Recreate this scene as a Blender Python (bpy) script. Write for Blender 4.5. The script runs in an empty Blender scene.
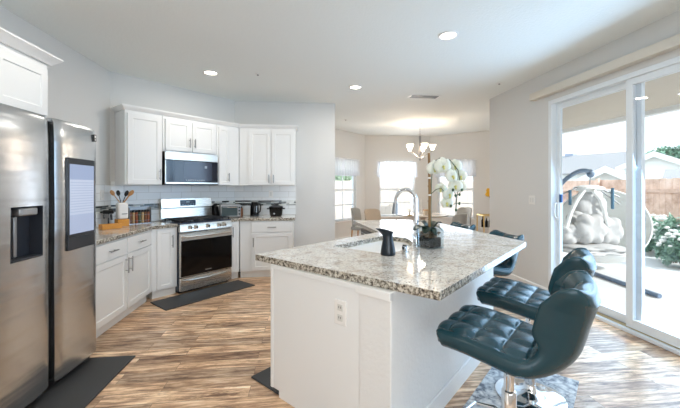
import bpy, bmesh, math, random
from mathutils import Vector, Matrix
random.seed(7)
PI = math.pi
sc = bpy.context.scene
C = sc.collection

# ------------------------------------------------------------------ camera, world, sun, exposure
F_PX = 331.0
YAW = math.atan2(340.0 - 301.5, F_PX)
EYE = 1.39
cam = bpy.data.cameras.new('camera')
cam.sensor_width = 36.0
cam.lens = F_PX / 680.0 * 36.0
cam.shift_y = -17.0 / 680.0
cam.clip_start = 0.05
camo = bpy.data.objects.new('camera', cam)
camo.location = (0, 0, EYE)
camo.rotation_euler = (PI / 2, 0, -YAW)
C.objects.link(camo)
sc.camera = camo

w = bpy.data.worlds.new('sky')
w.use_nodes = True
sc.world = w
nt = w.node_tree
nt.nodes.clear()
wo = nt.nodes.new('ShaderNodeOutputWorld')
bg = nt.nodes.new('ShaderNodeBackground')
ramp = nt.nodes.new('ShaderNodeValToRGB')
tc = nt.nodes.new('ShaderNodeTexCoord')
sx = nt.nodes.new('ShaderNodeSeparateXYZ')
nt.links.new(tc.outputs['Generated'], sx.inputs[0])
nt.links.new(sx.outputs['Z'], ramp.inputs[0])
ramp.color_ramp.elements[0].position = 0.0
ramp.color_ramp.elements[0].color = (0.84, 0.93, 1.0, 1)
ramp.color_ramp.elements[1].position = 0.6
ramp.color_ramp.elements[1].color = (0.72, 0.86, 1.0, 1)
nt.links.new(ramp.outputs[0], bg.inputs[0])
bg.inputs[1].default_value = 1.4
nt.links.new(bg.outputs[0], wo.inputs[0])

sun = bpy.data.lights.new('sun', 'SUN')
sun.energy = 3.0
sun.angle = math.radians(0.6)
sun.color = (1.0, 0.98, 0.94)
suno = bpy.data.objects.new('sun', sun)
sd = Vector((-0.69, 0.72, -0.60))
suno.rotation_euler = sd.to_track_quat('-Z', 'Y').to_euler()
suno.location = (8, -6, 8)
C.objects.link(suno)

def area(name, loc, direction, sx_, sy_, power, col):
    l = bpy.data.lights.new(name, 'AREA')
    l.shape = 'RECTANGLE'; l.size = sx_; l.size_y = sy_; l.energy = power; l.color = col
    o = bpy.data.objects.new(name, l)
    o.location = loc
    o.rotation_euler = Vector(direction).to_track_quat('-Z', 'Z').to_euler()
    C.objects.link(o)
    return o
# daylight through the door and nook window, plus an added rear fill
area('rear_fill_light', (0.4, -2.75, 1.5), (0, 1, 0.0), 3.6, 2.0, 40, (0.9, 0.95, 1.0))  # fill lamp added behind the camera to brighten the kitchen
area('daylight_patio_door', (3.22, 2.6, 1.35), (-1, 0, -0.28), 2.3, 2.2, 37, (0.40, 0.68, 1.0))
area('daylight_nook_window', (2.71, 9.30, 1.35), (0, -1, 0), 1.0, 1.4, 24, (0.85, 0.92, 1.0))

sc.view_settings.view_transform = 'Standard'
sc.view_settings.look = 'None'
sc.view_settings.exposure = 0.92
sc.view_settings.gamma = 1.0
sc.view_settings.use_curve_mapping = False
sc.cycles.max_bounces = 10
sc.cycles.diffuse_bounces = 6
sc.cycles.glossy_bounces = 5
sc.cycles.transparent_max_bounces = 16
sc.cycles.transmission_bounces = 8
sc.cycles.caustics_reflective = False
sc.cycles.caustics_refractive = False
sc.cycles.sample_clamp_indirect = 6.0
sc.cycles.use_denoising = True

# ------------------------------------------------------------------ materials
def srgb(r, g, b):
    f = lambda c: (c / 255 / 12.92) if c / 255 <= 0.04045 else ((c / 255 + 0.055) / 1.055) ** 2.4
    return (f(r), f(g), f(b), 1)

def mat(name, col, rough=0.5, metal=0.0, **kw):
    m = bpy.data.materials.new(name)
    m.use_nodes = True
    n = m.node_tree
    b = n.nodes['Principled BSDF']
    b.inputs['Base Color'].default_value = col if len(col) == 4 else (*col, 1)
    b.inputs['Roughness'].default_value = rough
    b.inputs['Metallic'].default_value = metal
    for k, v in kw.items():
        key = {'emit': 'Emission Color', 'estr': 'Emission Strength', 'coat': 'Coat Weight', 'trans': 'Transmission Weight',
               'ior': 'IOR', 'spec': 'Specular IOR Level', 'aniso': 'Anisotropic', 'sheen': 'Sheen Weight', 'alpha': 'Alpha',
               'sss': 'Subsurface Weight'}[k]
        b.inputs[key].default_value = v
    return m

def nodes(m):
    return m.node_tree, m.node_tree.nodes['Principled BSDF']

def coord(n, scale=(1, 1, 1), rot=(0, 0, 0), kind='Object'):
    t = n.nodes.new('ShaderNodeTexCoord'); mp = n.nodes.new('ShaderNodeMapping')
    n.links.new(t.outputs[kind], mp.inputs[0])
    mp.inputs['Scale'].default_value = scale; mp.inputs['Rotation'].default_value = rot
    return mp.outputs[0]

def noise(n, vec, scale, detail=4, rough=0.6):
    x = n.nodes.new('ShaderNodeTexNoise'); n.links.new(vec, x.inputs['Vector'])
    x.inputs['Scale'].default_value = scale; x.inputs['Detail'].default_value = detail; x.inputs['Roughness'].default_value = rough
    return x.outputs[0]

def cramp(n, fac, stops, interp='LINEAR'):
    r = n.nodes.new('ShaderNodeValToRGB'); r.color_ramp.interpolation = interp
    e = r.color_ramp.elements
    while len(e) < len(stops): e.new(0.5)
    for i, (p, c) in enumerate(stops):
        e[i].position = p; e[i].color = c if len(c) == 4 else (*c, 1)
    n.links.new(fac, r.inputs[0])
    return r.outputs[0]

def bump(n, b, h, strength=0.2, dist=0.01):
    x = n.nodes.new('ShaderNodeBump'); x.inputs['Strength'].default_value = strength; x.inputs['Distance'].default_value = dist
    n.links.new(h, x.inputs['Height']); n.links.new(x.outputs[0], b.inputs['Normal'])

def mix(n, fac, a, b2, mode='MIX'):
    x = n.nodes.new('ShaderNodeMix'); x.data_type = 'RGBA'; x.blend_type = mode
    for s, v in ((x.inputs[0], fac), (x.inputs[6], a), (x.inputs[7], b2)):
        if hasattr(v, 'is_output'): n.links.new(v, s)
        else: s.default_value = v
    return x.outputs[2]

def textured(name, col, rough, scale, strength, dist=0.004, detail=3):
    m = mat(name, col, rough); n, b = nodes(m)
    bump(n, b, noise(n, coord(n), scale, detail), strength, dist)
    return m

M = {}
M['wall'] = textured('painted wall', srgb(213, 213, 211), 0.75, 60, 0.25)
M['ceiling'] = textured('painted ceiling', srgb(234, 238, 236), 0.85, 45, 0.5, 0.006)
M['pony'] = textured('textured drywall', srgb(226, 226, 224), 0.5, 38, 0.7, 0.006)
M['trim'] = mat('white trim paint', srgb(232, 232, 230), 0.4)
M['cab'] = mat('white cabinet paint', srgb(230, 231, 230), 0.35)
M['vinyl'] = mat('white vinyl frame', srgb(228, 234, 238), 0.35)
M['toe'] = mat('toe kick paint', srgb(225, 225, 222), 0.5)
M['black'] = mat('black plastic', srgb(16, 17, 19), 0.35)
M['blackgloss'] = mat('black glass', srgb(8, 9, 11), 0.08, spec=0.3)
M['grate'] = mat('cast iron', srgb(24, 24, 26), 0.55)
M['darkgrey'] = mat('dark grey steel', srgb(62, 66, 72), 0.4, 0.6)
M['chrome'] = mat('chrome', (0.78, 0.79, 0.80), 0.08, 1.0)
M['nickel'] = mat('brushed nickel', (0.36, 0.36, 0.36), 0.28, 1.0)
M['leather'] = textured('teal black leather', srgb(16, 56, 66), 0.27, 260, 0.12, 0.001, 2)
M['ivory'] = mat('ivory sink', srgb(226, 220, 200), 0.25, coat=0.4)
M['ceramic'] = mat('white ceramic', srgb(236, 234, 230), 0.25)
M['orangewood'] = mat('orange wood', srgb(214, 146, 50), 0.4)
M['wood'] = mat('light wood', srgb(196, 148, 98), 0.5)
M['gold'] = mat('brass', (0.78, 0.56, 0.22), 0.3, 1.0)
M['tanfabric'] = textured('tan fabric', srgb(196, 180, 160), 0.9, 300, 0.2, 0.001)
M['greyfabric'] = textured('grey fabric', srgb(168, 168, 164), 0.9, 300, 0.2, 0.001)
M['bulb'] = mat('lit lamp glass', srgb(255, 240, 220), 0.4, emit=(1.0, 0.86, 0.68, 1), estr=2.2)
M['led'] = mat('lit downlight', srgb(255, 245, 235), 0.4, emit=(1.0, 0.90, 0.78, 1), estr=6.0)
M['petal'] = mat('orchid petal', srgb(226, 228, 216), 0.6, sss=0.15)
M['leaf'] = mat('orchid leaf', srgb(24, 46, 34), 0.3)
M['bud'] = mat('orchid bud', srgb(48, 78, 52), 0.5)
M['bark'] = textured('bark chips', srgb(120, 88, 52), 0.8, 80, 0.8, 0.01)
M['bamboo'] = mat('bamboo stake', srgb(132, 100, 56), 0.5)
M['yellow'] = mat('yellow', srgb(232, 178, 36), 0.5)
M['soil'] = mat('dark soil', srgb(8, 7, 7), 1.0, spec=0.1)
M['rubber'] = textured('rubber mat', srgb(54, 55, 57), 0.55, 150, 0.15, 0.001)
M['patio_stucco'] = textured('beige stucco', srgb(196, 184, 168), 0.9, 50, 0.6, 0.01)
M['concrete'] = textured('patio concrete', srgb(206, 206, 204), 0.9, 12, 0.1)
M['stand'] = mat('grey powder steel', srgb(108, 128, 150), 0.4)
M['wicker'] = textured('white wicker', srgb(235, 236, 232), 0.6, 70, 0.8, 0.01)
M['cushion'] = textured('grey cream cushion', srgb(184, 184, 182), 0.9, 25, 0.4, 0.01)
M['roof'] = textured('grey roof shingle', srgb(150, 148, 146), 0.9, 8, 0.4, 0.02)
M['housewall'] = mat('pale siding', srgb(228, 228, 226), 0.8)
M['bush'] = mat('bush leaves', srgb(150, 180, 160), 0.7)
M['tree'] = mat('tree leaves', srgb(120, 156, 130), 0.7)
M['bushflower'] = mat('white blossom', srgb(240, 238, 232), 0.7)
M['trunk'] = mat('tree trunk', srgb(96, 78, 62), 0.8)
M['darkglass'] = mat('dark window glass', srgb(60, 70, 80), 0.1)
M['blue'] = mat('blue plastic', srgb(48, 96, 150), 0.4)
M['spice1'] = mat('brown spice', srgb(120, 74, 40), 0.5)
M['spice2'] = mat('green spice', srgb(84, 90, 62), 0.5)
M['spice3'] = mat('red spice', srgb(150, 80, 44), 0.5)
M['spice4'] = mat('tan spice', srgb(196, 160, 112), 0.5)
M['steelgrey'] = mat('grey metal', srgb(150, 152, 154), 0.35, 0.7)
M['vent'] = mat('vent dark', srgb(78, 86, 92), 0.5)
M['candle'] = mat('white wax', srgb(240, 238, 232), 0.5, sss=0.1)

def glass(name, tint=(0.97, 0.985, 1.0, 1), gl=(1, 1, 1, 1), ior=1.45, rough=0.0):
    m = bpy.data.materials.new(name); m.use_nodes = True
    n = m.node_tree; n.nodes.clear()
    o = n.nodes.new('ShaderNodeOutputMaterial'); t = n.nodes.new('ShaderNodeBsdfTransparent'); g = n.nodes.new('ShaderNodeBsdfGlossy')
    f = n.nodes.new('ShaderNodeLayerWeight'); pw = n.nodes.new('ShaderNodeMath'); pw.operation = 'POWER'; pw.inputs[1].default_value = 5
    ma = n.nodes.new('ShaderNodeMath'); ma.operation = 'MULTIPLY_ADD'; ma.inputs[1].default_value = 0.9; ma.inputs[2].default_value = 0.035 * (ior - 1) / 0.45
    f.inputs[0].default_value = 0.5; x = n.nodes.new('ShaderNodeMixShader')
    t.inputs[0].default_value = tint; g.inputs[0].default_value = gl; g.inputs['Roughness'].default_value = rough
    n.links.new(f.outputs['Facing'], pw.inputs[0]); n.links.new(pw.outputs[0], ma.inputs[0]); n.links.new(ma.outputs[0], x.inputs[0]); n.links.new(t.outputs[0], x.inputs[1]); n.links.new(g.outputs[0], x.inputs[2])
    n.links.new(x.outputs[0], o.inputs[0])
    return m
M['glass'] = glass('window glass')
M['vaseglass'] = glass('vase glass', (0.90, 0.94, 0.96, 1), ior=1.6)

def sheer():
    m = bpy.data.materials.new('sheer fabric'); m.use_nodes = True
    n = m.node_tree; n.nodes.clear()
    o = n.nodes.new('ShaderNodeOutputMaterial'); t = n.nodes.new('ShaderNodeBsdfTransparent')
    d = n.nodes.new('ShaderNodeBsdfDiffuse'); l = n.nodes.new('ShaderNodeBsdfTranslucent')
    a = n.nodes.new('ShaderNodeMixShader'); b = n.nodes.new('ShaderNodeMixShader')
    d.inputs[0].default_value = (0.9, 0.92, 0.95, 1); l.inputs[0].default_value = (0.9, 0.92, 0.95, 1)
    a.inputs[0].default_value = 0.45; b.inputs[0].default_value = 0.75
    n.links.new(d.outputs[0], a.inputs[1]); n.links.new(l.outputs[0], a.inputs[2])
    n.links.new(t.outputs[0], b.inputs[1]); n.links.new(a.outputs[0], b.inputs[2]); n.links.new(b.outputs[0], o.inputs[0])
    return m
M['sheer'] = sheer()

def floor_mat():
    m = mat('wood plank floor', (0.3, 0.2, 0.12), 0.32); n, b = nodes(m)
    v = coord(n)
    br = n.nodes.new('ShaderNodeTexBrick')
    n.links.new(v, br.inputs['Vector'])
    br.offset = 0.37; br.offset_frequency = 2
    br.inputs['Color1'].default_value = (0, 0, 0, 1); br.inputs['Color2'].default_value = (1, 1, 1, 1)
    br.inputs['Mortar'].default_value = (0.5, 0.5, 0.5, 1)
    br.inputs['Scale'].default_value = 1.0; br.inputs['Mortar Size'].default_value = 0.0015
    br.inputs['Brick Width'].default_value = 0.95; br.inputs['Row Height'].default_value = 0.125
    br.inputs['Bias'].default_value = 0.0
    # offset grain per plank
    va = n.nodes.new('ShaderNodeVectorMath'); va.operation = 'SCALE'
    n.links.new(br.outputs['Color'], va.inputs[0]); va.inputs['Scale'].default_value = 13.0
    vb = n.nodes.new('ShaderNodeVectorMath'); vb.operation = 'ADD'
    n.links.new(v, vb.inputs[0]); n.links.new(va.outputs[0], vb.inputs[1])
    mp = n.nodes.new('ShaderNodeMapping'); mp.inputs['Scale'].default_value = (1.6, 15, 1)
    n.links.new(vb.outputs[0], mp.inputs[0])
    g = noise(n, mp.outputs[0], 2.2, 7, 0.68)
    grain = cramp(n, g, [(0.30, srgb(104, 84, 70)), (0.43, srgb(158, 130, 108)), (0.55, srgb(206, 180, 152)), (0.70, srgb(238, 226, 210))])
    plank = cramp(n, br.outputs['Color'], [(0.0, srgb(146, 124, 108)), (0.25, srgb(240, 226, 210)), (0.5, srgb(180, 170, 162)), (0.75, srgb(214, 194, 174)), (1.0, srgb(255, 250, 242))])
    mp2 = n.nodes.new('ShaderNodeMapping'); mp2.inputs['Scale'].default_value = (2.2, 7, 1); n.links.new(vb.outputs[0], mp2.inputs[0])
    g2 = noise(n, mp2.outputs[0], 1.6, 8, 0.72)
    blot = cramp(n, g2, [(0.34, srgb(140, 122, 110)), (0.42, srgb(226, 218, 210)), (0.50, srgb(255, 255, 255))])
    grain = mix(n, 0.85, grain, blot, 'MULTIPLY')
    c1 = mix(n, 0.9, grain, plank, 'MULTIPLY')
    c2 = mix(n, br.outputs['Fac'], c1, srgb(92, 70, 54))
    c3 = mix(n, 1.0, c2, (1.72, 1.82, 1.90, 1), 'MULTIPLY')
    n.links.new(c3, b.inputs['Base Color'])
    rr = cramp(n, g, [(0.3, (0.40, 0.40, 0.40)), (0.7, (0.26, 0.26, 0.26))])
    n.links.new(rr, b.inputs['Roughness'])
    bump(n, b, g, 0.12, 0.003)
    return m
M['floor'] = floor_mat()

def granite():
    m = mat('speckled granite', (0.7, 0.68, 0.62), 0.10, coat=0.3); n, b = nodes(m)
    v = coord(n)
    big = noise(n, v, 9, 4, 0.65)
    base = cramp(n, big, [(0.30, srgb(176, 164, 150)), (0.42, srgb(212, 204, 192)), (0.58, srgb(232, 229, 222)), (0.75, srgb(218, 206, 190))])
    mid = noise(n, v, 48, 5, 0.7)
    f1 = cramp(n, mid, [(0.54, (0, 0, 0)), (0.61, (1, 1, 1))])
    c1 = mix(n, f1, base, srgb(172, 162, 150))
    fine = noise(n, v, 85, 3, 0.75)
    f2 = cramp(n, fine, [(0.575, (0, 0, 0)), (0.625, (1, 1, 1))])
    c2 = mix(n, f2, c1, srgb(46, 42, 40))
    vo = n.nodes.new('ShaderNodeTexVoronoi'); n.links.new(v, vo.inputs['Vector']); vo.inputs['Scale'].default_value = 60
    f3 = cramp(n, vo.outputs['Distance'], [(0.10, (1, 1, 1)), (0.2, (0, 0, 0))])
    c3 = mix(n, f3, c2, srgb(236, 232, 224))
    # the cut edge of the slab is rougher and shows larger dark crystals
    geo = n.nodes.new('ShaderNodeNewGeometry'); sp = n.nodes.new('ShaderNodeSeparateXYZ'); n.links.new(geo.outputs['True Normal'], sp.inputs[0])
    ab = n.nodes.new('ShaderNodeMath'); ab.operation = 'ABSOLUTE'; n.links.new(sp.outputs['Z'], ab.inputs[0])
    side = n.nodes.new('ShaderNodeMath'); side.operation = 'LESS_THAN'; n.links.new(ab.outputs[0], side.inputs[0]); side.inputs[1].default_value = 0.5
    en = noise(n, v, 58, 4, 0.7)
    ec = cramp(n, en, [(0.37, srgb(52, 48, 46)), (0.47, srgb(128, 120, 108)), (0.55, srgb(186, 180, 166)), (0.7, srgb(222, 216, 204))])
    c4 = mix(n, side.outputs[0], c3, ec)
    n.links.new(c4, b.inputs['Base Color'])
    return m
M['granite'] = granite()

def steel(name, rough=0.26, col=(0.60, 0.585, 0.565), scale=(1, 1, 220)):
    m = mat(name, col, rough, 1.0); n, b = nodes(m)
    v = coord(n, scale)
    s = noise(n, v, 3, 3, 0.6)
    r = cramp(n, s, [(0.3, (rough - 0.05,) * 3), (0.7, (rough + 0.08,) * 3)])
    n.links.new(r, b.inputs['Roughness'])
    bump(n, b, s, 0.05, 0.001)
    return m
M['steel'] = steel('brushed stainless steel', 0.26, (0.66, 0.63, 0.58))
M['steelwavy'] = steel('stainless door skin', 0.20)
def wavy():
    m = mat('stainless door skin', (0.56, 0.585, 0.61), 0.25, 1.0); n, b = nodes(m)
    s1 = noise(n, coord(n, (0.4, 0.4, 5.0)), 1.6, 2, 0.5); s2 = noise(n, coord(n, (1, 1, 220)), 3, 3, 0.6)
    b1 = n.nodes.new('ShaderNodeBump'); b1.inputs['Strength'].default_value = 0.35; b1.inputs['Distance'].default_value = 0.02; n.links.new(s1, b1.inputs['Height'])
    b2 = n.nodes.new('ShaderNodeBump'); b2.inputs['Strength'].default_value = 0.06; b2.inputs['Distance'].default_value = 0.001; n.links.new(s2, b2.inputs['Height']); n.links.new(b1.outputs[0], b2.inputs['Normal'])
    n.links.new(b2.outputs[0], b.inputs['Normal'])
    return m
M['steelwavy'] = wavy()

def tile_mat():
    m = mat('white subway tile', srgb(228, 232, 234), 0.18); n, b = nodes(m)
    t = n.nodes.new('ShaderNodeUVMap')
    br = n.nodes.new('ShaderNodeTexBrick'); n.links.new(t.outputs[0], br.inputs['Vector'])
    br.inputs['Scale'].default_value = 1; br.inputs['Brick Width'].default_value = 0.30; br.inputs['Row Height'].default_value = 0.10
    br.inputs['Mortar Size'].default_value = 0.0035
    br.inputs['Color1'].default_value = srgb(226, 230, 232); br.inputs['Color2'].default_value = srgb(236, 238, 238)
    br.inputs['Mortar'].default_value = srgb(206, 207, 205)
    n.links.new(br.outputs['Color'], b.inputs['Base Color'])
    iv = n.nodes.new('ShaderNodeInvert'); n.links.new(br.outputs['Fac'], iv.inputs['Color']); bump(n, b, iv.outputs[0], 0.4, 0.002)
    return m
M['tile'] = tile_mat()

def mosaic_mat():
    m = mat('linear glass mosaic', srgb(120, 120, 118), 0.15); n, b = nodes(m)
    t = n.nodes.new('ShaderNodeUVMap')
    br = n.nodes.new('ShaderNodeTexBrick'); n.links.new(t.outputs[0], br.inputs['Vector'])
    br.offset = 0.37
    br.inputs['Scale'].default_value = 1; br.inputs['Brick Width'].default_value = 0.13; br.inputs['Row Height'].default_value = 0.0215
    br.inputs['Mortar Size'].default_value = 0.0012
    br.inputs['Color1'].default_value = (0, 0, 0, 1); br.inputs['Color2'].default_value = (1, 1, 1, 1); br.inputs['Mortar'].default_value = (0.5, 0.5, 0.5, 1)
    c = cramp(n, br.outputs['Color'], [(0.0, srgb(26, 28, 30)), (0.30, srgb(96, 104, 106)), (0.46, srgb(160, 164, 160)), (0.62, srgb(222, 224, 220))], 'CONSTANT')
    n.links.new(c, b.inputs['Base Color'])
    return m
M['mosaic'] = mosaic_mat()

def fence_mat():
    m = mat('fence boards', srgb(196, 164, 140), 0.85); n, b = nodes(m)
    v = coord(n, (1, 8, 0.8))
    g = noise(n, v, 3, 5, 0.7)
    c = cramp(n, g, [(0.3, srgb(176, 140, 118)), (0.55, srgb(222, 190, 168)), (0.8, srgb(240, 218, 202))])
    n.links.new(c, b.inputs['Base Color'])
    return m
M['fence'] = fence_mat()

def rug_mat():
    m = mat('faded grey rug', srgb(190, 194, 198), 0.8); n, b = nodes(m)
    v = coord(n)
    a = noise(n, v, 14, 6, 0.75)
    c = cramp(n, a, [(0.40, srgb(96, 102, 112)), (0.47, srgb(176, 180, 184)), (0.6, srgb(222, 222, 220))])
    vo = n.nodes.new('ShaderNodeTexVoronoi'); n.links.new(v, vo.inputs['Vector']); vo.inputs['Scale'].default_value = 7; vo.feature = 'DISTANCE_TO_EDGE'
    f = cramp(n, vo.outputs['Distance'], [(0.02, (0.5, 0.5, 0.5)), (0.05, (0, 0, 0))])
    c2 = mix(n, f, c, srgb(120, 124, 132))
    n.links.new(c2, b.inputs['Base Color'])
    return m
M['rug'] = rug_mat()

def screen_mat():
    m = mat('lit screen', (0.1, 0.12, 0.16), 0.15); n, b = nodes(m)
    t = n.nodes.new('ShaderNodeUVMap'); s = n.nodes.new('ShaderNodeSeparateXYZ'); n.links.new(t.outputs[0], s.inputs[0])
    c = cramp(n, s.outputs['Y'], [(0.0, srgb(172, 184, 212)), (0.27, srgb(196, 206, 228)), (0.78, srgb(150, 166, 200))], 'CONSTANT')
    wv = n.nodes.new('ShaderNodeMath'); wv.operation = 'MULTIPLY'; n.links.new(s.outputs['Y'], wv.inputs[0]); wv.inputs[1].default_value = 26
    fr = n.nodes.new('ShaderNodeMath'); fr.operation = 'FRACT'; n.links.new(wv.outputs[0], fr.inputs[0])
    ln = n.nodes.new('ShaderNodeMath'); ln.operation = 'LESS_THAN'; n.links.new(fr.outputs[0], ln.inputs[0]); ln.inputs[1].default_value = 0.25
    hi = n.nodes.new('ShaderNodeMath'); hi.operation = 'GREATER_THAN'; n.links.new(s.outputs['Y'], hi.inputs[0]); hi.inputs[1].default_value = 0.3
    lo = n.nodes.new('ShaderNodeMath'); lo.operation = 'LESS_THAN'; n.links.new(s.outputs['Y'], lo.inputs[0]); lo.inputs[1].default_value = 0.75
    m1 = n.nodes.new('ShaderNodeMath'); m1.operation = 'MULTIPLY'; n.links.new(ln.outputs[0], m1.inputs[0]); n.links.new(hi.outputs[0], m1.inputs[1])
    m2 = n.nodes.new('ShaderNodeMath'); m2.operation = 'MULTIPLY'; n.links.new(m1.outputs[0], m2.inputs[0]); n.links.new(lo.outputs[0], m2.inputs[1])
    c2 = mix(n, m2.outputs[0], c, srgb(168, 180, 206))
    n.links.new(c2, b.inputs['Emission Color']); b.inputs['Emission Strength'].default_value = 0.42
    return m
M['screen'] = screen_mat()

# ------------------------------------------------------------------ mesh helpers
class MB:
    def __init__(s): s.bm = bmesh.new(); s.uv = s.bm.loops.layers.uv.new('UVMap')
    def quad(s, pts):
        vs = [s.bm.verts.new(p) for p in pts]
        return s.bm.faces.new(vs)
    def box(s, x0, x1, y0, y1, z0, z1):
        v = [s.bm.verts.new((x, y, z)) for x in (x0, x1) for y in (y0, y1) for z in (z0, z1)]
        for f in ((0, 1, 3, 2), (4, 6, 7, 5), (0, 4, 5, 1), (2, 3, 7, 6), (0, 2, 6, 4), (1, 5, 7, 3)):
            s.bm.faces.new([v[i] for i in f])
        return s
    def prism(s, poly, z0, z1):
        a = [s.bm.verts.new((p[0], p[1], z0)) for p in poly]; b = [s.bm.verts.new((p[0], p[1], z1)) for p in poly]
        s.bm.faces.new(a); s.bm.faces.new(b)
        for i in range(len(poly)):
            j = (i + 1) % len(poly); s.bm.faces.new((a[i], a[j], b[j], b[i]))
        return s
    def prism_axis(s, poly, x0, x1):       # poly in (y, z), extruded along x
        a = [s.bm.verts.new((x0, p[0], p[1])) for p in poly]; b = [s.bm.verts.new((x1, p[0], p[1])) for p in poly]
        s.bm.faces.new(a); s.bm.faces.new(b)
        for i in range(len(poly)):
            j = (i + 1) % len(poly); s.bm.faces.new((a[i], a[j], b[j], b[i]))
        return s
    def prism_hole(s, outer, inner, z0, z1):
        for z in (z0, z1):
            es = []
            for loop in (outer, inner):
                vs = [s.bm.verts.new((p[0], p[1], z)) for p in loop]
                for i in range(len(vs)): es.append(s.bm.edges.new((vs[i], vs[(i + 1) % len(vs)])))
            bmesh.ops.triangle_fill(s.bm, use_beauty=True, use_dissolve=False, edges=es)
        for loop in (outer, inner):
            for i in range(len(loop)):
                p, q = loop[i], loop[(i + 1) % len(loop)]
                s.quad([(p[0], p[1], z0), (q[0], q[1], z0), (q[0], q[1], z1), (p[0], p[1], z1)])
        bmesh.ops.remove_doubles(s.bm, verts=s.bm.verts, dist=1e-5)
        return s
    def ring(s, c, ax, r, seg, up=None):
        ax = Vector(ax).normalized()
        u = ax.cross(Vector((0, 0, 1)) if abs(ax.z) < 0.95 else Vector((1, 0, 0))).normalized() if up is None else up
        v = ax.cross(u)
        return [s.bm.verts.new(Vector(c) + r * (math.cos(2 * PI * i / seg) * u + math.sin(2 * PI * i / seg) * v)) for i in range(seg)]
    def bridge(s, a, b):
        n = len(a)
        for i in range(n): s.bm.faces.new((a[i], a[(i + 1) % n], b[(i + 1) % n], b[i]))
    def tube(s, pts, r, seg=10, cap=True):
        pts = [Vector(p) for p in pts]; rs = r if isinstance(r, (list, tuple)) else [r] * len(pts)
        prev = None; first = None; u = None
        for i, p in enumerate(pts):
            t = (pts[min(i + 1, len(pts) - 1)] - pts[max(i - 1, 0)]).normalized()
            if u is None:
                u = t.cross(Vector((0, 0, 1)) if abs(t.z) < 0.95 else Vector((1, 0, 0))).normalized()
            else:
                u = (u - t * u.dot(t)).normalized()
            v = t.cross(u)
            rg = [s.bm.verts.new(p + rs[i] * (math.cos(2 * PI * k / seg) * u + math.sin(2 * PI * k / seg) * v)) for k in range(seg)]
            if prev: s.bridge(prev, rg)
            else: first = rg
            prev = rg
        if cap: s.bm.faces.new(first); s.bm.faces.new(prev)
        return s
    def lathe(s, prof, c=(0, 0, 0), seg=32, close=True):
        prev = None; first = None
        for (r, z) in prof:
            rg = [s.bm.verts.new((c[0] + max(r, 1e-4) * math.cos(2 * PI * k / seg), c[1] + max(r, 1e-4) * math.sin(2 * PI * k / seg), c[2] + z)) for k in range(seg)]
            if prev: s.bridge(prev, rg)
            else: first = rg
            prev = rg
        if close: s.bm.faces.new(first); s.bm.faces.new(prev)
        return s
    def sphere(s, c, r, su=16, sv=10, sc3=(1, 1, 1)):
        m = Matrix.Translation(c) @ Matrix.Diagonal((r * sc3[0], r * sc3[1], r * sc3[2], 1))
        bmesh.ops.create_uvsphere(s.bm, u_segments=su, v_segments=sv, radius=1, matrix=m)
        return s
    def shaker(s, x0, x1, z0, z1, y=0.0, t=0.02, fr=0.062, rec=0.008):
        # door or drawer front with a recessed centre panel; front plane at y - t
        yf = y - t
        def rect(a, b, c, d, yy): return [s.bm.verts.new((a, yy, c)), s.bm.verts.new((b, yy, c)), s.bm.verts.new((b, yy, d)), s.bm.verts.new((a, yy, d))]
        o = rect(x0, x1, z0, z1, yf); i = rect(x0 + fr, x1 - fr, z0 + fr, z1 - fr, yf)
        j = rect(x0 + fr + 0.006, x1 - fr - 0.006, z0 + fr + 0.006, z1 - fr - 0.006, yf + rec)
        b = rect(x0, x1, z0, z1, y)
        s.bridge(o, i); s.bridge(i, j); s.bm.faces.new(j); s.bridge(b, o); s.bm.faces.new(b)
        return s
    def build(s, name, material, parent=None, bevel=0.0, smooth=True, angle=35, kind=None, segs=2, subsurf=0, solid=0):
        bmesh.ops.recalc_face_normals(s.bm, faces=s.bm.faces)
        me = bpy.data.meshes.new(name); s.bm.to_mesh(me); s.bm.free()
        me.materials.append(material)
        if smooth:
            me.polygons.foreach_set('use_smooth', [True] * len(me.polygons))
            me.set_sharp_from_angle(angle=math.radians(angle))
        o = bpy.data.objects.new(name, me); C.objects.link(o)
        if parent: o.parent = parent
        if solid:
            d = o.modifiers.new('solid', 'SOLIDIFY'); d.thickness = solid
        if bevel:
            b = o.modifiers.new('bevel', 'BEVEL'); b.width = bevel; b.segments = segs; b.limit_method = 'ANGLE'; b.angle_limit = math.radians(40)
            b.harden_normals = False
        if subsurf:
            b = o.modifiers.new('sub', 'SUBSURF'); b.levels = subsurf; b.render_levels = subsurf
        if kind: o['kind'] = kind
        return o

def tag(o, label, cat, group=None):
    o['label'] = label; o['category'] = cat
    if group: o['group'] = group
    return o
def thing(name, label, cat, loc=(0, 0, 0), rotz=0.0, group=None):
    o = bpy.data.objects.new(name, None); C.objects.link(o)
    o.location = loc; o.rotation_euler = (0, 0, rotz); o.empty_display_size = 0.1
    return tag(o, label, cat, group)
def struct(name, loc=(0, 0, 0), rotz=0.0):
    o = bpy.data.objects.new(name, None); C.objects.link(o)
    o.location = loc; o.rotation_euler = (0, 0, rotz); o['kind'] = 'structure'
    return o
def dup(root, loc, rotz, label):
    def cp(o, par):
        c = o.copy(); C.objects.link(c)
        if par: c.parent = par
        for ch in list(o.children): cp(ch, c)
        return c
    r = cp(root, None); r.location = loc; r.rotation_euler = (0, 0, rotz); r['label'] = label
    return r

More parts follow.
